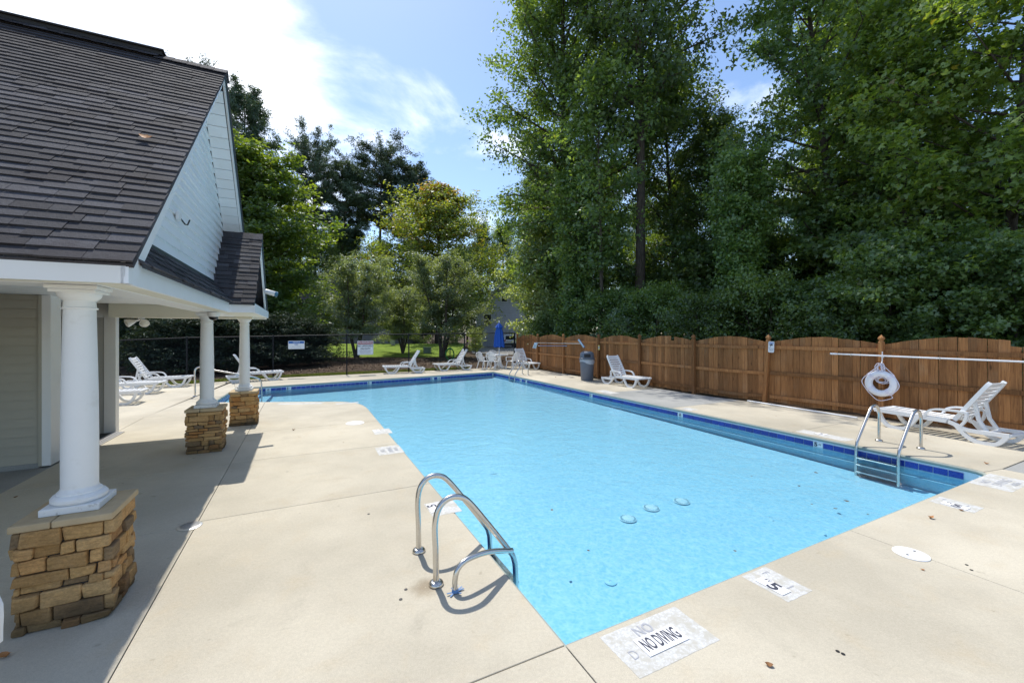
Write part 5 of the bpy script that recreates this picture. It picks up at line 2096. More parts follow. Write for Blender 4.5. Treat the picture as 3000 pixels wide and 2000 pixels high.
marker('depth_marker', 'faded white marker on the left edge beside the white skimmer lid', 1103, 1262, PHI + RAD(90), 0.2, 0.12,
       [('4', 0.10, 0.02, 0, 1.0, 'ink', 0.002, 0)], (-0.30, 0.12, -0.26, 0.07))
marker('depth_marker', 'faint white marker paint by the rounded pool corner', 1018, 1180, PHI, 0, 0, [('NO', 0.10, 0, 0.0, 1.0, 'ink_faded', 0.0, 0)], (-0.3, 0.28, -0.12, 0.05))
marker('depth_marker', 'white marker strip on the left deck behind the pedestal', 880, 1181, PHI - RAD(20), 0, 0, [('3', 0.12, 0.1, 0.0, 1.0, 'ink_faded', 0.0, 0)], (-0.55, 0.6, -0.15, 0.06))
marker('depth_marker', 'white marker on the right edge left of the ladder', 2406, 1271, PHI + RAD(180), 0.16, 0.16, [('5', 0.12, 0.0, 0.0, 1.2, 'ink', 0.003, RAD(90))], (-0.1, 0.22, -0.35, 0.5))
marker('depth_marker', 'pale marker on the right edge at the grey slab, far end', 1775, 1147, PHI, 0, 0, [('NO', 0.10, 0, 0.0, 1.0, 'ink_faded', 0.0, 0)], (-0.2, 0.2, -0.45, 0.35))
marker('depth_marker', 'pale marker on the right edge at the grey slab, near end', 2008, 1197, PHI, 0, 0, [('NO', 0.10, 0, 0.0, 1.0, 'ink_faded', 0.0, 0)], (-0.12, 0.2, -0.25, 0.1))


def lid_(name, label, px, py, r, rz=PHI, mats='sticker'):
    p = G(px, py)
    t = thing(name, label, 'lid', (p.x, p.y, 0.0), rz, 'round lids set in the deck' if name == 'skimmer_cover' else None)
    MB().lathe([(r, 0.001), (r, 0.006), (r - 0.01, 0.010), (0.004, 0.011)], 40).build('cover', M[mats], t, smooth=40)
    return t


t = lid_('skimmer_cover', 'round white skimmer lid with two finger slots on the near deck', 2669, 1622, 0.125)
for x in (-0.066, 0.066):
    MB().box(x - 0.010, x + 0.010, -0.008, 0.008, 0.0112, 0.0125).build('finger_slot', M['car_black'], t)
t = lid_('skimmer_cover', 'round white skimmer lid on the left deck by the rounded corner', 1040, 1239, 0.19)
for x in (-0.1, 0.1):
    MB().box(x - 0.015, x + 0.015, -0.010, 0.010, 0.0112, 0.0125).build('finger_slot', M['metal_grate'], t)
t = lid_('deck_drain', 'small round metal drain at a joint in the shadow edge', 556, 1541, 0.105, mats='aluminium')
for k in range(9):
    y = -0.07 + k * 0.0175
    l = math.sqrt(max(0.0, 0.08 ** 2 - y * y))
    MB().box(-l, l, y - 0.003, y + 0.003, 0.0112, 0.0122).build('drain_slot', M['metal_grate'], t)
# small black anchor sockets in the concrete
for i, (px, py, w) in enumerate(((1189, 1726, 'left of'), (1174, 1755, 'below and left of'), (1080, 1505, 'further left of'))):
    p = G(px, py)
    o = MB().lathe([(0.013, 0.0), (0.013, 0.003), (0.009, 0.0035)], 10).build('anchor_socket', M['car_black'], loc=(p.x, p.y, 0.0))
    tag(o, 'small black socket in the deck %s the near ladder feet' % w, 'socket', 'anchor sockets in the deck')
for i, (px, py, w) in enumerate(((2832, 1654, 'right of the white lid'), (2846, 1669, 'right of the white lid, lower one'), (2454, 1907, 'in the foreground, upper of two'), (2470, 1915, 'in the foreground, lower of two'))):
    p = G(px, py)
    o = MB().lathe([(0.011, 0.0), (0.011, 0.003), (0.007, 0.0035)], 10).build('anchor_socket', M['car_black'], loc=(p.x, p.y, 0.0))
    tag(o, 'small dark socket in the concrete %s' % w, 'socket', 'anchor sockets in the deck')

p = G(1246, 1719)
MB().lathe([(0.005, 0.0), (0.17, 0.0)], 28, cap=False).build('rust_stain', M['rust'], deck, loc=(p.x, p.y, 0.0008))

# ------------------------------------------------------------------ fallen leaves
def leaf_me(name, m, l=0.05, curl=0.35, seed=0):
    rr = random.Random(seed)
    n_ = 6
    vs, fs = [], []
    for i in range(n_ + 1):
        f = i / n_
        w = 0.42 * l * math.sin(math.pi * min(1, f * 0.95 + 0.04)) ** 0.8
        x = (f - 0.5) * l
        z = curl * l * ((f - 0.5) ** 2) * 2
        vs += [(x, -w, z + curl * w * 0.7), (x, 0, z), (x, w, z + curl * w * rr.uniform(0.3, 0.9))]
    for i in range(n_):
        a = 3 * i
        fs += [(a, a + 3, a + 4, a + 1), (a + 1, a + 4, a + 5, a + 2)]
    vs += [(l * 0.5, -0.001, curl * l * .5), (l * 0.85, 0.002, curl * l * .6), (l * 0.5, 0.001, curl * l * .5 + .002)]
    fs += [(len(vs) - 3, len(vs) - 2, len(vs) - 1)]
    return MB().add(vs, fs).mesh(name, M[m], smooth=True)


LV = [leaf_me('fallen_leaf', 'leaf_dead', l, c, i) for i, (l, c) in enumerate(((0.042, 0.5), (0.055, 0.9), (0.026, 0.3)))]
leafs = [(2253, 1949, 0, 'orange leaf curled on the foreground concrete'), (2727, 1518, 1, 'long tan leaf on the deck below the right 5 FT plate'), (2816, 1495, 0, 'brown leaf touching the right 5 FT plate'),
         (860, 1260, 1, 'brown leaf on the left deck between pedestal and lid'), (2604, 1182, 2, 'leaf speck under the life ring on the deck'),
         (2274, 1219, 2, 'dark leaf on the right deck near the loose pole'), (2440, 1227, 2, 'leaf on the right deck by the pole end'), (2712, 1285, 2, 'leaf in front of the near lounger'), (2890, 1359, 1, 'dark leaf by the right joint'),
         (1628, 1105, 1, 'leaf on the far right deck by the bin'), (2703, 1669, 2, 'tiny greenish leaf right of the white lid'), (1006, 1296, 2, 'leaf scraps on the left deck joint'),
         (45, 1457, 0, 'dark leaf in the porch shade by the pedestal'), (15, 1925, 1, 'yellow leaf at the bottom left corner')]
for px, py, k, lab in leafs:
    p = G(px, py)
    o = obj('fallen_leaf', LV[k], None, (p.x, p.y, 0.004), (0, 0, R_.uniform(0, 6.3)))
    tag(o, lab, 'leaf', 'fallen leaves on the deck')
p = G(430, 459)
LW = [leaf_me('floating_leaf', 'leaf_float', l, 0.15, 40 + i) for i, l in enumerate((0.06, 0.042, 0.03))]
fl = [(1617, 1494, 1, 'left of the drain covers'), (2391, 1385, 0, 'beside the right ladder treads'), (2480, 1468, 0, 'below the right ladder, dark'), (2447, 1490, 1, 'below the right ladder, brown'), (2378, 1477, 2, 'orange one below the ladder'), (2341, 1424, 1, 'left of the ladder, tan'),
      (2543, 1507, 2, 'near the edge at right'), (2202, 1395, 2, 'in mid pool at right'), (1928, 1246, 1, 'off the grey slab'), (2153, 1614, 2, 'off the near edge'), (1724, 1613, 2, 'in mid pool'), (1115, 1166, 1, 'far off the rounded corner')]
for px, py, k, lab in fl:
    p = G(px, py, ZW)
    o = obj('floating_leaf', LW[k], None, (p.x, p.y, ZW + 0.004), (0, 0, R_.uniform(0, 6.3)))
    tag(o, 'leaf floating on the pool, %s' % lab, 'leaf', 'leaves floating on the pool')
p = G(415, 460)
s_ = 2.05
c_ = on_near(0, s_)
best = None
for uu in np.linspace(-4, -1.1, 60):
    w = D2 * uu + D1 * c_.y
    px = 1500 + w.x / w.y * F
    if best is None or abs(px - 430) < best[0]:
        best = (abs(px - 430), uu)
c_ = on_near(best[1], s_, 0.03)
o = obj('fallen_leaf', leaf_me('fallen_leaf', 'leaf_dead', 0.10, 0.5, 77), None, D2 * c_.x + D1 * c_.y + Vector((0, 0, c_.z)), (SL, 0, PHI))
tag(o, 'single orange leaf lying on the shingled roof', 'leaf')
# white chair arm peeping in at the left edge
dup(ch0, (-2.675, 1.735, 0), PHI - 0.15, 'white chair at the very left edge, only an arm in view')
# ------------------------------------------------------------------ vegetation
def np_mesh(name, V, Q, mats, tint=None, turn=None):
    me = bpy.data.meshes.new(name)
    nv, nq = len(V), len(Q)
    me.vertices.add(nv)
    me.vertices.foreach_set('co', np.asarray(V, np.float32).ravel())
    me.loops.add(nq * 4)
    me.loops.foreach_set('vertex_index', np.asarray(Q, np.int32).ravel())
    me.polygons.add(nq)
    me.polygons.foreach_set('loop_start', np.arange(0, nq * 4, 4, dtype=np.int32))
    for m in (mats if isinstance(mats, (list, tuple)) else [mats]):
        me.materials.append(m)
    for nm, a in (('tint', tint), ('turn', turn)):
        if a is not None:
            at = me.attributes.new(nm, 'FLOAT', 'FACE')
            at.data.foreach_set('value', np.asarray(a, np.float32))
    me.update(calc_edges=True)
    return me


def unit(a):
    return a / np.maximum(1e-9, np.linalg.norm(a, axis=1, keepdims=True))


def leaves(rng, C, size, shape='leaf', up=0.75, outward=None, tint=None, turn=None, aspect=0.55):
    """leaf faces at the points C: one folded rhomb, or a three-lobed star"""
    n = len(C)
    nrm = rng.normal(0, 1, (n, 3)) * 0.75 + np.array([0, 0, up])
    if outward is not None:
        nrm = nrm + outward * 0.55
    nrm = unit(nrm)
    t = rng.normal(0, 1, (n, 3))
    t = t - nrm * np.sum(t * nrm, 1, keepdims=True)
    t = unit(t)
    b = np.cross(nrm, t)
    s = size * rng.uniform(0.65, 1.25, (n, 1))
    lobes = (0.0,) if shape != 'star' else (-0.95, 0.0, 0.95)
    Vs, Qs, ti, tu = [], [], [], []
    base = 0
    for k, a in enumerate(lobes):
        d = t * math.cos(a) + b * math.sin(a)
        e = -t * math.sin(a) + b * math.cos(a)
        L = s * (1.0 if a == 0 else 0.8)
        if shape == 'star':
            o = C - t * s * 0.3
            w = 0.26
        elif shape == 'needle':
            o = C - d * L * 0.5
            w = 0.09
        else:
            o = C - d * L * 0.5
            w = aspect / 2
        droop = nrm * L * -0.12
        p0, p1, p2, p3 = o, o + d * L * 0.45 + e * L * w + nrm * L * 0.05, o + d * L + droop, o + d * L * 0.45 - e * L * w + nrm * L * 0.05
        V = np.stack([p0, p1, p2, p3], 1).reshape(-1, 3)
        Vs.append(V)
        Qs.append(np.arange(base, base + 4 * n).reshape(-1, 4))
        base += 4 * n
        ti.append(tint)
        tu.append(turn)
    return np.concatenate(Vs), np.concatenate(Qs), np.concatenate(ti), np.concatenate(tu)


def grow(name, seed, Ht, base, prof, nl, sub, ncl, npl, lsize, leafm, barkm='bark', spread=0.32, elev=(0.1, 0.9), tr=0.22, shape='leaf', lean=(0, 0),
         stems=1, sag=0.0, top_turn=0.0, aspect=0.55, flat=0.65, limb_r=0.28):
    rng = np.random.default_rng(seed)
    tb = MB()
    pts_all, out_all, tint_all, turn_all = [], [], [], []
    for st in range(stems):
        sa = st * 2 * math.pi / max(1, stems) + rng.uniform(-.4, .4)
        lx, ly = lean
        if stems > 1:
            lx, ly = lx + math.cos(sa) * Ht * 0.22, ly + math.sin(sa) * Ht * 0.22
        wx, wy = rng.uniform(-.02, .02, 2) * Ht
        tp = lambda f: np.array([lx * f + wx * math.sin(f * 5), ly * f + wy * math.sin(f * 4 + 1), Ht * f])
        k = 9
        tb.tube([Vector(tp(i / k * 0.96)) for i in range(k + 1)], [tr * (1.18 if i == 0 else 1) * (1 - 0.88 * i / k) for i in range(k + 1)], 8, cap=False)
        n_l = nl // stems
        for i in range(n_l):
            g = (i + 0.5) / n_l
            f = base + (0.985 - base) * g
            az = i * 2.39996 + rng.uniform(-.45, .45) + st
            L = prof(g) * rng.uniform(0.62, 1.15)
            el = elev[0] + (elev[1] - elev[0]) * g + rng.normal(0, .13)
            d = np.array([math.cos(az) * math.cos(el), math.sin(az) * math.cos(el), math.sin(el)])
            p0 = tp(f * 0.96)
            lp = [p0 + d * L * q + np.array([0, 0, -sag * L * q * q]) for q in (0, .35, .7, 1.0)]
            r0 = max(0.018, tr * (1 - 0.85 * f) * limb_r * 1.6)
            tb.tube([Vector(q) for q in lp], [r0, r0 * .7, r0 * .45, r0 * .18], 5, cap=False)
            ctint = rng.uniform(-.22, .22)
            cturn = rng.uniform(0, 1)
            for j in range(sub):
                s = rng.uniform(0.18, 1.0)
                q0 = p0 + d * L * s + np.array([0, 0, -sag * L * s * s])
                dd = d + rng.normal(0, .75, 3) * np.array([1, 1, .6])
                dd = dd / np.linalg.norm(dd)
                l = L * rng.uniform(.16, .42) + 0.15
                if rng.random() < 0.35:
                    tb.tube([Vector(q0), Vector(q0 + dd * l)], [r0 * .35, r0 * .1], 3, cap=False)
                for c in range(ncl):
                    q = q0 + dd * l * (c + 1) / ncl + rng.normal(0, .08, 3)
                    m = max(3, int(npl * rng.uniform(.55, 1.4)))
                    off = unit(rng.normal(0, 1, (m, 3))) * (rng.uniform(0, 1, (m, 1)) ** 0.45) * np.array([1, 1, flat]) * spread * 1.45 * rng.uniform(.7, 1.2)
                    pts_all.append(q + off)
                    o = unit(off + (q - tp(f)) * 0.3)
                    out_all.append(o)
                    tint_all.append(np.clip(0.42 + ctint + rng.normal(0, .22, m) + 0.15 * (g - .5), 0, 1))
                    turn_all.append(np.clip(rng.uniform(0, 1, m) * 0.72 + cturn * 0.28 + top_turn * (g - 0.72) * (1 if g > .55 else 0.3), 0, 1.2))
    C, O = np.concatenate(pts_all), np.concatenate(out_all)
    ti, tu = np.concatenate(tint_all), np.concatenate(turn_all)
    keep = C[:, 2] > 0.12
    C, O, ti, tu = C[keep], O[keep], ti[keep], tu[keep]
    V, Q, a, b = leaves(rng, C, lsize, shape, outward=O, tint=ti, turn=tu, aspect=aspect)
    crown = np_mesh('crown', V, Q, M[leafm], a, b)
    trunk = tb.mesh('trunk', M[barkm], smooth=True)
    return trunk, crown


sinp = lambda R, a=0.45, p=1.0: (lambda g: R * (a + (1 - a) * math.sin(math.pi * min(1, g ** p * 0.92 + 0.06))))
dome = lambda R: (lambda g: R * math.sqrt(max(0.05, 1 - (g * 0.98) ** 2)))
cone = lambda R: (lambda g: R * (1.05 - 0.95 * g))
col_ = lambda R: (lambda g: R * (0.8 + 0.3 * math.sin(g * 9)))
flat_top = lambda R: (lambda g: R * (0.45 + 0.75 * math.sin(math.pi * (0.12 + 0.75 * g))))

PRO = {}
PRO['gumA'] = grow('a', 1, 20, .10, sinp(4.3, .5, .8), 70, 9, 3, 21, .155, 'leaf_gum', spread=.36, tr=.26, shape='star')
PRO['gumB'] = grow('b', 2, 16, .08, sinp(4.0, .5, .8), 66, 9, 3, 19, .155, 'leaf_bright', spread=.36, tr=.2, shape='star')
PRO['woodA'] = grow('c', 3, 26, .14, sinp(5.0, .45, .85), 100, 10, 4, 18, .22, 'leaf_wood', spread=.50, tr=.36)
PRO['woodB'] = grow('d', 4, 22, .10, sinp(4.6, .5, .8), 84, 10, 4, 15, .23, 'leaf_wood', spread=.48, tr=.30)
PRO['maple'] = grow('e', 5, 18, .08, sinp(5.3, .5, .75), 92, 11, 4, 15, .30, 'leaf_maple', spread=.48, tr=.3)
PRO['tulip'] = grow('f', 6, 21, .22, (lambda g: min(8.0, 12.5 * (1.0 - 0.93 * g))), 110, 11, 4, 12, .30, 'leaf_tulip', spread=.55, tr=.3, elev=(.12, 1.0), top_turn=0.95)
PRO['myrtle'] = grow('g', 7, 7.4, .22, (lambda g: 3.0 * math.sqrt(max(0.05, 1 - (g * 0.97) ** 2)) * (0.75 + 0.35 * math.sin(g * 37))), 64, 11, 3, 20, .135, 'leaf_myrtle', spread=.26, tr=.12, stems=4, elev=(.15, 1.1))
PRO['pale'] = grow('h', 8, 8, .10, sinp(2.6, .6), 60, 9, 3, 14, .17, 'leaf_pale', spread=.30, tr=.12, elev=(0, .6))
PRO['pineA'] = grow('i', 9, 26, .62, flat_top(4.6), 46, 10, 4, 22, .46, 'needle', 'pine_bark', spread=.40, tr=.34, shape='needle', elev=(.05, .7), flat=.5, limb_r=.4)
PRO['pineB'] = grow('j', 10, 24, .55, sinp(3.6, .5), 44, 9, 4, 22, .46, 'needle', 'pine_bark', spread=.40, tr=.30, shape='needle', elev=(.0, .8), flat=.5, limb_r=.4)
PRO['shrub'] = grow('k', 11, 3.6, .05, dome(1.9), 44, 8, 3, 18, .12, 'leaf_wood', spread=.26, tr=.06, stems=3, elev=(.1, 1.1))
PRO['shrubB'] = grow('l', 12, 5.5, .05, sinp(1.9, .6), 54, 8, 3, 20, .125, 'leaf_gum', spread=.30, tr=.07, shape='star', stems=2, elev=(.0, .8))
PRO['cedar'] = grow('m', 13, 2.5, .04, dome(1.75), 60, 8, 3, 16, .16, 'cedar', spread=.20, tr=.07, stems=2, elev=(.05, .9), shape='leaf', aspect=.3, flat=.4)
PRO['column'] = grow('n', 14, 11, .02, col_(1.35), 90, 8, 3, 14, .18, 'leaf_gum', spread=.34, tr=.18, elev=(-.1, .5))
PRO['arch'] = grow('o', 15, 2.6, .03, dome(1.7), 46, 5, 4, 12, .09, 'arching', spread=.10, tr=.03, stems=3, elev=(.5, 1.2), sag=.5)
PRO['thin'] = grow('p', 16, 13, .35, sinp(2.6, .5), 34, 7, 3, 13, .20, 'leaf_wood', spread=.40, tr=.11, lean=(-1.0, .3))
PRO['canopy'] = grow('q', 17, 24, .45, sinp(4.6, .5), 60, 9, 4, 14, .24, 'leaf_wood', spread=.46, tr=.32)


def plant(kind, px, depth, h, name, label, cat='tree', group=None, rz=None, wide=1.0, y_off=0.0):
    tm, cm = PRO[kind]
    ht = HTS[kind]
    if px > 1505:                                  # keep clear of the fence
        s_ = h / HTS[kind] * wide
        rad = CLEAR.get(kind, 3.0) * s_
        r_ = (px - 1500) / F
        fzz = fpt(fence_t(px)).y
        depth = max(depth, fzz + (rad + 0.25) / (0.8288 * r_ + 0.5598))
    p = P(px, depth)
    t = thing(name, label, cat, p, R_.uniform(0, 6.28) if rz is None else rz, group)
    s = h / ht
    t.scale = (s * wide, s * wide, s)
    a = obj('trunk', tm, t)
    b = obj('crown', cm, t)
    return t


CLEAR = dict(shrub=2.9, shrubB=2.8, pale=3.3, arch=2.7, column=1.7, gumA=3.0, gumB=3.0, woodA=3.5, woodB=3.5, canopy=3.0, thin=2.0)
HTS = dict(gumA=20, gumB=16, woodA=26, woodB=22, maple=18, tulip=21, myrtle=7.4, pale=8, pineA=26, pineB=24, shrub=3.6, shrubB=5.5, cedar=2.5, column=11, arch=2.6, thin=13, canopy=24)
GR = 'tall trees behind the timber fence'
plant('woodA', 1655, 27, 29, 'deciduous_tree', 'tallest dark leafy tree at the left of the fence woods, crown against the cloud', group=GR)
plant('canopy', 1875, 23, 29, 'deciduous_tree', 'tall dark tree with a thick straight trunk left of the blue sky gap', group=GR, wide=.85)
plant('gumA', 2395, 18, 21, 'sweetgum_tree', 'tall star-leaved tree with pale trunk right of the blue sky gap', group=GR, wide=.92)
plant('gumB', 2640, 15, 13.6, 'sweetgum_tree', 'mid green star-leaved tree with a domed top above the life ring', group=GR)
plant('gumB', 2990, 12.5, 15.5, 'sweetgum_tree', 'bright yellow-green tree at the right edge of the view', group=GR)
plant('woodA', 2560, 27, 29, 'deciduous_tree', 'dark tree whose high crown overhangs the sky gap at upper right', group=GR)
plant('thin', 1745, 22, 15, 'deciduous_tree', 'slender leaning tree with a bare dark trunk in the fence woods', group=GR, rz=2.0)
plant('column', 1690, 23, 10.5, 'ivy_tree', 'vine-clad columnar tree rising behind the far fence panels', group=GR)
plant('pale', 1605, 24.5, 8.4, 'dogwood_tree', 'pale green layered tree behind the far fence panels', group=GR)
plant('woodB', 1965, 28, 20.0, 'deciduous_tree', 'dark tree just right of the straight thick trunk', group=GR)
plant('woodB', 2105, 24, 14.5, 'deciduous_tree', 'dark tree filling the woods right under the blue sky gap', group=GR)
plant('woodB', 1625, 36, 16.0, 'deciduous_tree', 'middle-height dark tree at the left end of the fence woods', group=GR)
plant('arch', 1835, 18, 2.9, 'arching_shrub', 'blue-green shrub with long arching shoots above the fence', 'shrub')
plant('column', 2170, 17, 9.5, 'ivy_tree', 'vine-clad dark tree behind the panel with the short picket', group=GR)
BGL = ['left of the tallest tree, low behind it', 'between the leaning thin tree and the straight thick trunk', 'low behind the blue sky gap', 'below the sky gap, right of the thick trunk', 'behind the pale-trunked sweetgum, left side', 'behind the domed tree above the life ring', 'right of the domed tree, low', 'behind the yellow-green tree at the right edge', 'beyond the right edge, its crown half out of view', 'at the far right corner, mostly out of view', 'deepest one seen left of the sky gap', 'deep behind the pale-trunked sweetgum', 'deep between the domed and the yellow-green tree', 'deep at the right edge behind the yellow-green tree']
BG = 'background trees of the woods'
for i, (px, d, h, k) in enumerate(((1590, 46, 20, 'woodB'), (1770, 40, 18, 'woodB'), (1990, 37, 16, 'woodA'), (2180, 33, 14, 'woodB'), (2400, 34, 17, 'woodB'), (2600, 30, 15, 'woodA'), (2790, 26, 14, 'woodB'),
                                   (2960, 24, 14, 'woodA'), (3150, 20, 15, 'woodB'), (3330, 15, 14, 'woodB'), (1870, 52, 18, 'woodB'), (2240, 46, 16, 'woodA'), (2700, 40, 16, 'woodB'), (3050, 30, 15, 'woodB'))):
    plant(k, px, d, h, 'deciduous_tree', 'dark woodland tree ' + BGL[i], group=BG)
USL = ['behind the first panel of the timber fence, by the umbrella', 'above the skimmer net on the fence', 'above the grey waste bin', 'above the lounger that stands by the bin', 'over the left half of the panel with the short picket', 'right above the short picket', 'just right of the short-picket panel', 'over the panel left of the leaning post', 'directly behind the leaning fence post', 'just right of the leaning fence post', 'above the left tip of the white rescue pole', 'left of the life ring post', 'directly behind the life ring post', 'just right of the life ring post', 'over the raised back of the near lounger', 'right of the near lounger, by the last panels', 'at the very right edge of the view', 'taller, above the left tip of the rescue pole', 'taller, left of the leaning fence post', 'taller, right of the life ring post', 'taller, behind the short-picket panel', 'taller, above the last panels at right']
US = 'understory bushes behind the timber fence'
for i, (px, d, h, k) in enumerate(((1600, 24, 3.6, 'shrub'), (1640, 20, 3.4, 'shrub'), (1720, 19, 4.6, 'shrubB'), (1800, 20, 5.0, 'shrub'), (1920, 17.5, 3.8, 'shrub'), (1990, 17, 5.2, 'shrubB'), (2070, 16, 4.0, 'shrub'), (2150, 15, 4.8, 'shrubB'),
                                   (2240, 15, 4.0, 'shrub'), (2330, 13.5, 4.2, 'shrubB'), (2420, 13, 4.6, 'shrubB'), (2520, 12.5, 4.2, 'shrub'), (2610, 12.5, 5.2, 'shrubB'), (2700, 11.8, 4.0, 'shrub'), (2800, 11.5, 4.6, 'shrubB'), (2900, 11, 4.2, 'shrub'),
                                   (3010, 10.5, 5.0, 'shrubB'), (2460, 18, 7.5, 'shrubB'), (2120, 21, 7.5, 'shrubB'), (2760, 16, 7.5, 'shrubB'), (1900, 24, 7.5, 'shrubB'), (2890, 15, 7.0, 'shrubB'))):
    if i in (2, 5, 7, 9, 11, 13, 15, 19):
        continue
    plant(k, px, d, h * (0.72 + 0.3 * ((i * 37) % 10) / 10), 'understory_bush', 'leafy bush ' + USL[i], 'bush', group=US)

# --- trees beyond the chain-link fence
plant('maple', 735, 35, 16.4, 'maple_tree', 'large sunlit maple beside the clubhouse gable', wide=1.36)
plant('pineA', 545, 34, 22.6, 'pine_tree', 'dark pine crown showing above the clubhouse ridge', wide=.62)
plant('pineB', 705, 44, 28.0, 'pine_tree', 'dark pine standing close behind the clubhouse gable peak', wide=.75)
plant('pineA', 920, 66, 32.0, 'pine_tree', 'round-topped pine just right of the big maple', wide=.75)
plant('pineB', 1008, 68, 29.3, 'pine_tree', 'lower pine between the round-topped and the broad pine')
plant('pineA', 1115, 74, 34.0, 'pine_tree', 'broad flat-topped pine with bare trunk in the middle distance', wide=1.0)
plant('pineB', 1212, 76, 32.6, 'pine_tree', 'narrow pine behind the turning tulip tree')
plant('woodB', 1372, 78, 13, 'deciduous_tree', 'low far tree left of the grey house wall')
plant('woodB', 1478, 72, 20, 'deciduous_tree', 'hazy far tree rising behind the grey house roof')
plant('tulip', 1285, 58, 22.6, 'tulip_tree', 'yellow-green tree turning orange at its pointed top', wide=1.22)
plant('woodB', 1410, 70, 20, 'deciduous_tree', 'light loose tree right of the turning tulip tree', wide=.8)
BLL = ['just right of the big maple, under the round-topped pine', 'between the round-topped and the broad pine, lower row', 'deeper one behind the pale house roof', 'below the broad flat-topped pine', 'left of the tulip tree, below the narrow pine', 'behind the right flank of the big maple', 'low at the right end, by the grey house', 'behind the tulip tree', 'behind the left flank of the big maple']
BPL = ['nearest the door jamb', 'just right of the flood lamp', 'left of the middle column, nearer one', 'between the two far porch columns', 'right of the middle column, deeper', 'right of the farthest column', 'hidden mostly by the near column', 'deep between flood lamp and middle column', 'deep right of the farthest column', 'hidden mostly behind the inner wall', 'deepest between the porch columns']
BBL = ['below the flood lamp', 'right of the flood lamp', 'between the middle and farthest column', 'at the farthest column', 'right of the farthest column', 'left of the middle column', 'below the maple by the wide notice', 'before the pale house, left part', 'before the pale house, right part', 'left of the larger bush tree', 'behind the pale house roof', 'beside the grey house']
BL = 'dark trees closing the view beyond the lawn'
for i, (px, d, h, k) in enumerate(((940, 66, 18, 'woodB'), (1030, 69, 19, 'woodB'), (985, 78, 22, 'woodA'), (1130, 70, 17, 'woodB'), (1215, 72, 17, 'woodB'), (880, 64, 20, 'woodB'), (1500, 84, 17, 'woodB'), (1340, 78, 18, 'woodA'), (820, 62, 20, 'woodA'))):
    plant(k, px, d, h, 'deciduous_tree', 'far tree ' + BLL[i], group=BL)
BP = 'dark trees seen under the porch roof'
for i, (px, d, h, k) in enumerate(((300, 30, 19, 'woodB'), (390, 36, 20, 'woodB'), (470, 29, 18, 'woodB'), (545, 38, 20, 'woodB'), (620, 44, 19, 'woodA'), (690, 46, 18, 'woodB'), (180, 26, 18, 'woodB'), (430, 50, 20, 'woodA'), (730, 56, 20, 'woodB'), (40, 30, 20, 'woodA'), (540, 56, 20, 'woodB'))):
    plant(k, px, d, h, 'deciduous_tree', 'dark tree seen under the porch roof, ' + BPL[i], group=BP)
for px, d, h, lab in ((1045, 33, 7.3, 'grey-green multi-stemmed bush tree left of centre, by the warning sign'), (1295, 34, 7.9, 'larger grey-green multi-stemmed bush tree in front of the tulip tree'), (1180, 37, 5.6, 'small grey-green bush tree between the two large ones')):
    plant('myrtle', px, d, h, 'wax_myrtle', lab, 'tree', 'grey-green bush trees beyond the lawn fence', wide=1.08)
for px, d, h, lab in ((835, 24.5, 2.5, 'low dark juniper left of the warning sign'), (720, 22.5, 2.6, 'dark juniper behind the farthest column'), (620, 21, 2.5, 'dark juniper between the porch columns'), (520, 20.5, 2.5, 'dark juniper left of the middle column'), (905, 26, 2.2, 'juniper at the edge of the green lawn'), (440, 23, 2.4, 'dark juniper behind the slatted lounger')):
    plant('cedar', px, d, h, 'juniper_shrub', lab, 'shrub', 'dark junipers behind the chain-link fence', wide=1.15)
for px, d, h, lab in ((1392, 40, 2.4, 'small yellow-green bush before the grey house'), (1330, 46, 2.6, 'low bush at the lawn edge left of the grey house')):
    plant('pale', px, d, h, 'small_bush', lab, 'bush')
for i, (px, d, h, k) in enumerate(((350, 30, 4.5, 'shrub'), (420, 32, 5.0, 'shrubB'), (560, 30, 5.5, 'shrub'), (640, 30, 5.0, 'shrubB'), (700, 32, 5.5, 'shrub'), (480, 36, 5.5, 'shrubB'), (780, 34, 5.0, 'shrubB'), (950, 56, 6, 'shrub'), (1090, 60, 6, 'shrubB'), (1240, 60, 7, 'shrub'), (1010, 62, 8, 'shrubB'))):
    plant(k, px, d, h, 'understory_bush', 'dark bush beyond the chain-link fence, ' + BBL[i], 'bush', group='bushes under the far trees')

# --- lawn, driveway, grass verge
lw = [P(860, 47), P(885, 34), P(1000, 34), P(1335, 34), P(1365, 47)]
gv_, gf_ = polymesh([lw[::-1] if sum(lw[i - 1].x * lw[i].y - lw[i].x * lw[i - 1].y for i in range(len(lw))) < 0 else lw], -0.035)
gv_ = [(x, y, z + 0.75 * max(0.0, min(1.0, (y - 34.0) / 13.0))) for x, y, z in gv_]
tag(MB().add(gv_, gf_).build('lawn', M['lawn']), kind='structure')
dv = [P(1385, 40), P(1700, 34), P(1600, 75), P(1370, 75)]
gv_, gf_ = polymesh([dv], -0.030)
tag(MB().add(gv_, gf_).build('driveway', M['asphalt']), kind='structure')


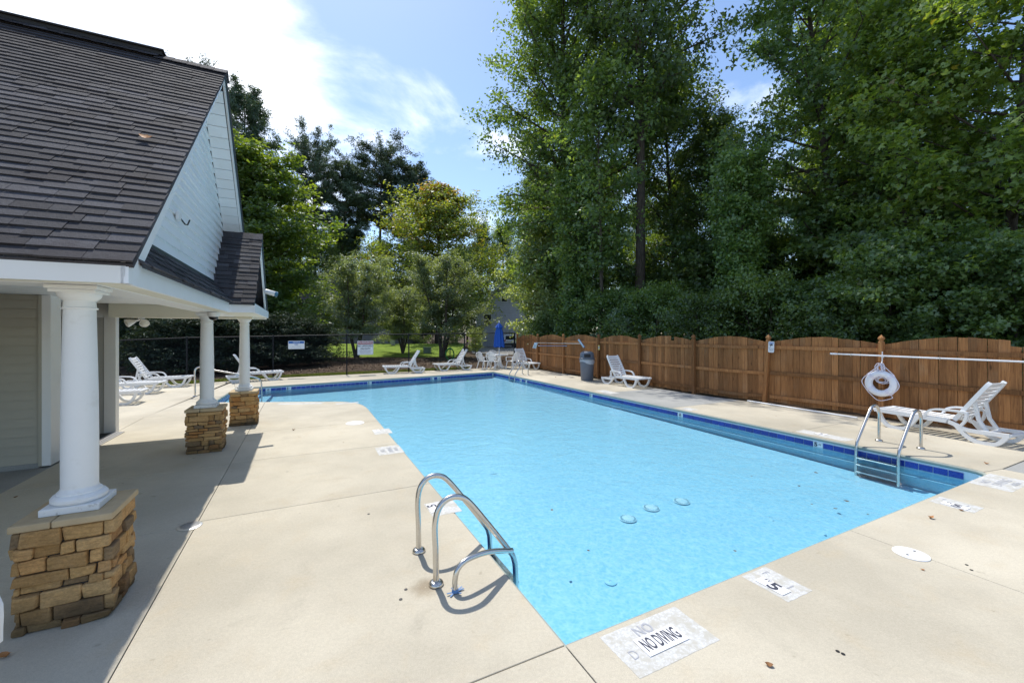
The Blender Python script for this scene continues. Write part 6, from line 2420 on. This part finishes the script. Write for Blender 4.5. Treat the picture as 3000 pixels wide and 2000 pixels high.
def grass(name, region, n, hmin, hmax, seed):
    rng = np.random.default_rng(seed)
    pts = []
    a = np.array([[p.x, p.y] for p in region])
    for p, q, w0, w1 in zip(region[:-1], region[1:], [0] * 99, [0] * 99):
        pass
    L = np.linalg.norm(np.diff(a, axis=0), axis=1)
    k = rng.choice(len(L), n, p=L / L.sum())
    f = rng.uniform(0, 1, n)
    base = a[k] + (a[k + 1] - a[k]) * f[:, None]
    d = (a[k + 1] - a[k]) / L[k][:, None]
    nr = np.stack([-d[:, 1], d[:, 0]], 1)
    nr[nr[:, 1] < 0] *= -1
    off = rng.beta(1.0, 2.2, n) * 0.75 + 0.01
    base = base + nr * off[:, None]
    h = rng.uniform(hmin, hmax, n) * (1.1 - off)
    az = rng.uniform(0, 6.28, n)
    w = 0.008
    B = np.stack([base[:, 0], base[:, 1], np.full(n, -.05)], 1)
    s = np.stack([np.cos(az), np.sin(az), np.zeros(n)], 1) * w
    tip = B + np.stack([rng.normal(0, .05, n), rng.normal(0, .05, n), h + .05], 1)
    midp = (B + tip) / 2 + np.stack([np.zeros(n), np.zeros(n), h * .12], 1)
    V = np.stack([B - s, B + s, tip + s * .15, midp - s * .9], 1).reshape(-1, 3)
    Q = np.arange(4 * n).reshape(-1, 4)
    me = np_mesh(name, V, Q, M['grass_blade'], rng.uniform(0, 1, n), None)
    o = obj(name, me)
    return tag(o, 'strip of rough green grass between deck and mulch bed', 'grass', kind='stuff')


grass('grass_verge', OUT[1:6], 16000, 0.04, 0.16, 4)

rng = np.random.default_rng(12)
n_ = 15000
qx, qy = rng.uniform(-24, -0.3, n_), rng.uniform(16, 34, n_)
Cn = np.stack([qx, qy, np.full(n_, -0.045) + rng.uniform(0, .05, n_)], 1)
inside = np.ones(n_, bool)
for a_, b_ in zip(OUT[:-1], OUT[1:]):
    k_ = (qx >= a_.x) & (qx <= b_.x)
    lim = a_.y + (b_.y - a_.y) * (qx - a_.x) / (b_.x - a_.x)
    inside &= ~(k_ & (qy < lim + 0.25))
Cn = Cn[inside]
cl_ = np.sin(Cn[:, 0] * 1.7) * np.sin(Cn[:, 1] * 1.3 + Cn[:, 0])
V_, Q_, a1_, b1_ = leaves(rng, Cn, 0.10, 'leaf', up=2.2, tint=np.clip(rng.beta(1.6, 2.4, len(Cn)) + 0.16 * cl_, 0, 1), turn=np.zeros(len(Cn)), aspect=0.7)
tag(obj('mulch', np_mesh('mulch', V_, Q_, M['litter'], a1_)), 'brown mulch and leaf litter behind the chain-link fence', 'mulch', kind='stuff')

# --- houses in the distance
def house(name, label, px, depth, w, d, hwall, hroof, rz, wallm, wins, gable_front=True):
    t = thing(name, label, 'house', P(px, depth), rz)
    MB().box(-w / 2, w / 2, 0, d, 0, hwall).build('wall', M[wallm], t)
    if gable_front:
        mb = MB().prism([(-w / 2, hwall), (w / 2, hwall), (0, hwall + hroof - 0.15)], 0.0, d)
        mb.v = [(a, c, b) for a, b, c in mb.v]
        mb.f = [f[::-1] for f in mb.f]
        mb.build('gable', M[wallm], t)
        mb = MB()
        for sg in (-1, 1):
            a, b = Vector((sg * (w / 2 + .35), -0.35, hwall - 0.25)), Vector((0, -0.35, hwall + hroof))
            q = [a, b, b + Vector((0, d + .7, 0)), a + Vector((0, d + .7, 0))]
            q2 = [p + Vector((0, 0, 0.14)) for p in q]
            mb.add(q + q2, [(0, 1, 2, 3), (7, 6, 5, 4), (0, 4, 5, 1), (1, 5, 6, 2), (2, 6, 7, 3), (3, 7, 4, 0)])
        rf = mb.build('roof', M['house_roof'], t)
        mb = MB()
        for sg in (-1, 1):
            mb.sweep([(sg * (w / 2 + .35), -0.37, hwall - 0.28), (0, -0.37, hwall + hroof - 0.04)], 0.05, 0.22, Vector((0, 1, 0)))
        mb.build('rake_trim', M['house_trim'], rf)
    else:
        mb = MB()
        ya, yb = -0.4, d + .4
        q = [(-w / 2 - .3, ya, hwall - .1), (w / 2 + .3, ya, hwall - .1), (w / 2 + .3, d / 2, hwall + hroof), (-w / 2 - .3, d / 2, hwall + hroof), (-w / 2 - .3, yb, hwall - .1), (w / 2 + .3, yb, hwall - .1)]
        mb.add(q, [(0, 1, 2, 3), (3, 2, 5, 4), (0, 3, 4), (1, 5, 2), (0, 4, 5, 1)])
        rf = mb.build('roof', M['house_roof'], t)
        MB().box(-w / 2 - .32, w / 2 + .32, -0.45, -0.40, hwall - .28, hwall - .06).build('fascia', M['house_trim'], rf)
    for x, z, ww, wh in wins:
        o = MB().box(x - ww / 2 - .1, x + ww / 2 + .1, -0.06, 0.02, z - wh / 2 - .1, z + wh / 2 + .1).build('window', M['house_trim'], t)
        MB().box(x - ww / 2, x + ww / 2, -0.075, -0.062, z - wh / 2, z - 0.03).build('pane', M['car_glass'], o)
        MB().box(x - ww / 2, x + ww / 2, -0.075, -0.062, z + 0.03, z + wh / 2).build('pane', M['car_glass'], o)
    for sx_ in (-1, 1):
        MB().box(sx_ * w / 2 - .12, sx_ * w / 2 + .12, -0.05, 0.12, 0, hwall).build('corner_trim', M['house_trim'], t)
    return t


hs1 = house('grey_house', 'grey lap-sided house with a gable, beyond the white car', 1473, 60, 7.4, 9, 5.4, 3.8, 0.10, 'house_grey', [(0.25, 7.0, 0.8, 1.1), (-2.2, 3.8, 1.0, 1.5)])
MB().box(0.4, 3.3, -0.08, 0.01, 0, 2.3).build('garage_door', M['house_pale'], hs1)
hs2 = house('pale_house', 'pale house with dark roof half hidden behind the bush trees', 1015, 56, 15.5, 9, 5.6, 4.2, -0.05, 'house_pale', [(-5.2, 4.1, 1.0, 1.5), (-2.4, 4.1, 1.0, 1.5), (4.6, 1.6, 1.1, 1.5), (4.6, 4.1, 1.0, 1.5)], gable_front=False)
mb = MB().prism([(1.0, 5.6), (6.2, 5.6), (3.6, 9.2)], -1.4, 3.0)
mb.v = [(a, c, b) for a, b, c in mb.v]
mb.f = [f[::-1] for f in mb.f]
mb.build('front_gable', M['house_pale'], hs2)
MB().box(1.0, 6.2, -1.4, 0, 0, 5.6).build('bay_wall', M['house_pale'], hs2)
mb = MB()
for sg in (-1, 1):
    mb.sweep([(3.6 + sg * 2.95, -1.6, 5.35), (3.6, -1.6, 9.35)], 0.3, 0.26, Vector((0, 1, 0)))
mb.build('gable_trim', M['house_trim'], hs2)
mb = MB()
for sg in (-1, 1):
    a, b = Vector((3.6 + sg * 2.95, -1.7, 5.45)), Vector((3.6, -1.7, 9.5))
    q = [a, b, b + Vector((0, 5.5, 0)), a + Vector((0, 5.5, 0))]
    q2 = [p + Vector((0, 0, 0.12)) for p in q]
    mb.add(q + q2, [(0, 1, 2, 3), (7, 6, 5, 4), (0, 4, 5, 1), (1, 5, 6, 2), (2, 6, 7, 3), (3, 7, 4, 0)])
mb.build('gable_roof', M['house_roof'], hs2)
MB().box(-3.7, -2.6, -0.07, 0.0, 0, 2.1).build('front_door', M['door_red'], hs2)

# --- white car on the drive, seen from behind
t = thing('parked_car', 'white estate car seen from behind on the drive beyond the fence', 'car', P(1497, 53.5), 0.16)
Rx = Matrix(((0, 0, 1, 0), (1, 0, 0, 0), (0, 1, 0, 0), (0, 0, 0, 1)))
side = [(0.0, 0.42), (0.02, 0.95), (0.18, 1.05), (0.52, 1.62), (0.75, 1.70), (2.6, 1.70), (3.3, 1.15), (4.5, 0.98), (4.7, 0.75), (4.7, 0.35), (0.05, 0.33)]
mb = MB().prism(side[::-1], -0.92, 0.92)
mb.v = [tuple(Rx @ Vector(q)) for q in mb.v]
body = mb.build('body', M['car_white'], t, bevel=0.09, seg=3)
MB().add([(-0.70, 0.170, 1.08), (0.70, 0.170, 1.08), (0.60, 0.475, 1.57), (-0.60, 0.475, 1.57)], [(0, 1, 2, 3)]).build('rear_window', M['car_glass'], t)
for sg in (-1, 1):
    MB().box(sg * 0.80 - 0.12, sg * 0.80 + 0.12, -0.03, 0.12, 0.88, 1.04).build('tail_light', M['tail_red'], t, bevel=0.02)
    for y in (0.9, 3.75):
        w = MB().lathe([(0.02, -0.11), (0.33, -0.11), (0.35, -0.08), (0.35, 0.08), (0.33, 0.11), (0.02, 0.11)], 20, M=Matrix.Translation((sg * 0.83, y, 0.35)) @ Matrix.Rotation(RAD(90), 4, 'Y')).build('wheel', M['car_black'], t, smooth=40)
        MB().lathe([(0.02, 0.10), (0.22, 0.115), (0.20, 0.12), (0.02, 0.125)], 16, M=Matrix.Translation((sg * 0.83, y, 0.35)) @ Matrix.Rotation(RAD(90 * sg), 4, 'Y')).build('rim', M['aluminium'], w)
MB().box(-0.86, 0.86, -0.07, 0.10, 0.36, 0.60).build('rear_bumper', M['car_black'], t, bevel=0.03)
MB().box(-0.22, 0.22, -0.035, 0.0, 0.74, 0.86).build('number_plate', M['house_trim'], t)

# --- odds and ends on the mulch
p = P(1318, 29)
t = thing('garden_hose', 'green garden hose hanging coiled on a stake behind the lawn bushes', 'hose', p)
mb = MB()
rr = random.Random(2)
for i in range(5):
    mb.tube([(0.28 * math.cos(a) + rr.uniform(-.02, .02), rr.uniform(-.06, .06), 0.45 + (0.36 + .02 * i) * math.sin(a)) for a in [k * 2 * math.pi / 20 for k in range(20)]], 0.028, 6, closed=True)
mb.build('coil', M['hose_green'], t, smooth=True)
MB().box(-0.03, 0.03, 0.05, 0.11, 0, 0.95).build('stake', M['car_black'], t)
t = thing('utility_box', 'small grey-green utility box on the lawn edge', 'utility box', P(1251, 37), 0.1)
MB().box(-0.32, 0.32, 0, 0.5, 0, 0.55).build('body', M['box_green'], t, bevel=0.03)
MB().box(-0.35, 0.35, -0.03, 0.53, 0.55, 0.66).build('cap', M['box_green'], t, bevel=0.03)
t = thing('leaning_panel', 'pale grey panel leaning among the bush trees beyond the lawn', 'panel', P(1146, 45), 0.15)
mb = MB().prism([(-0.55, 1.95), (0.35, 1.75), (0.45, 0.2), (0.25, 0.12)], -0.06, 0.0)
mb.v = [(a, c, b) for a, b, c in mb.v]
mb.f = [f[::-1] for f in mb.f]
mb.build('sheet', M['house_trim'], t)
MB().box(0.30, 0.36, -0.12, -0.07, 0, 1.7).build('stake', M['house_trim'], t)
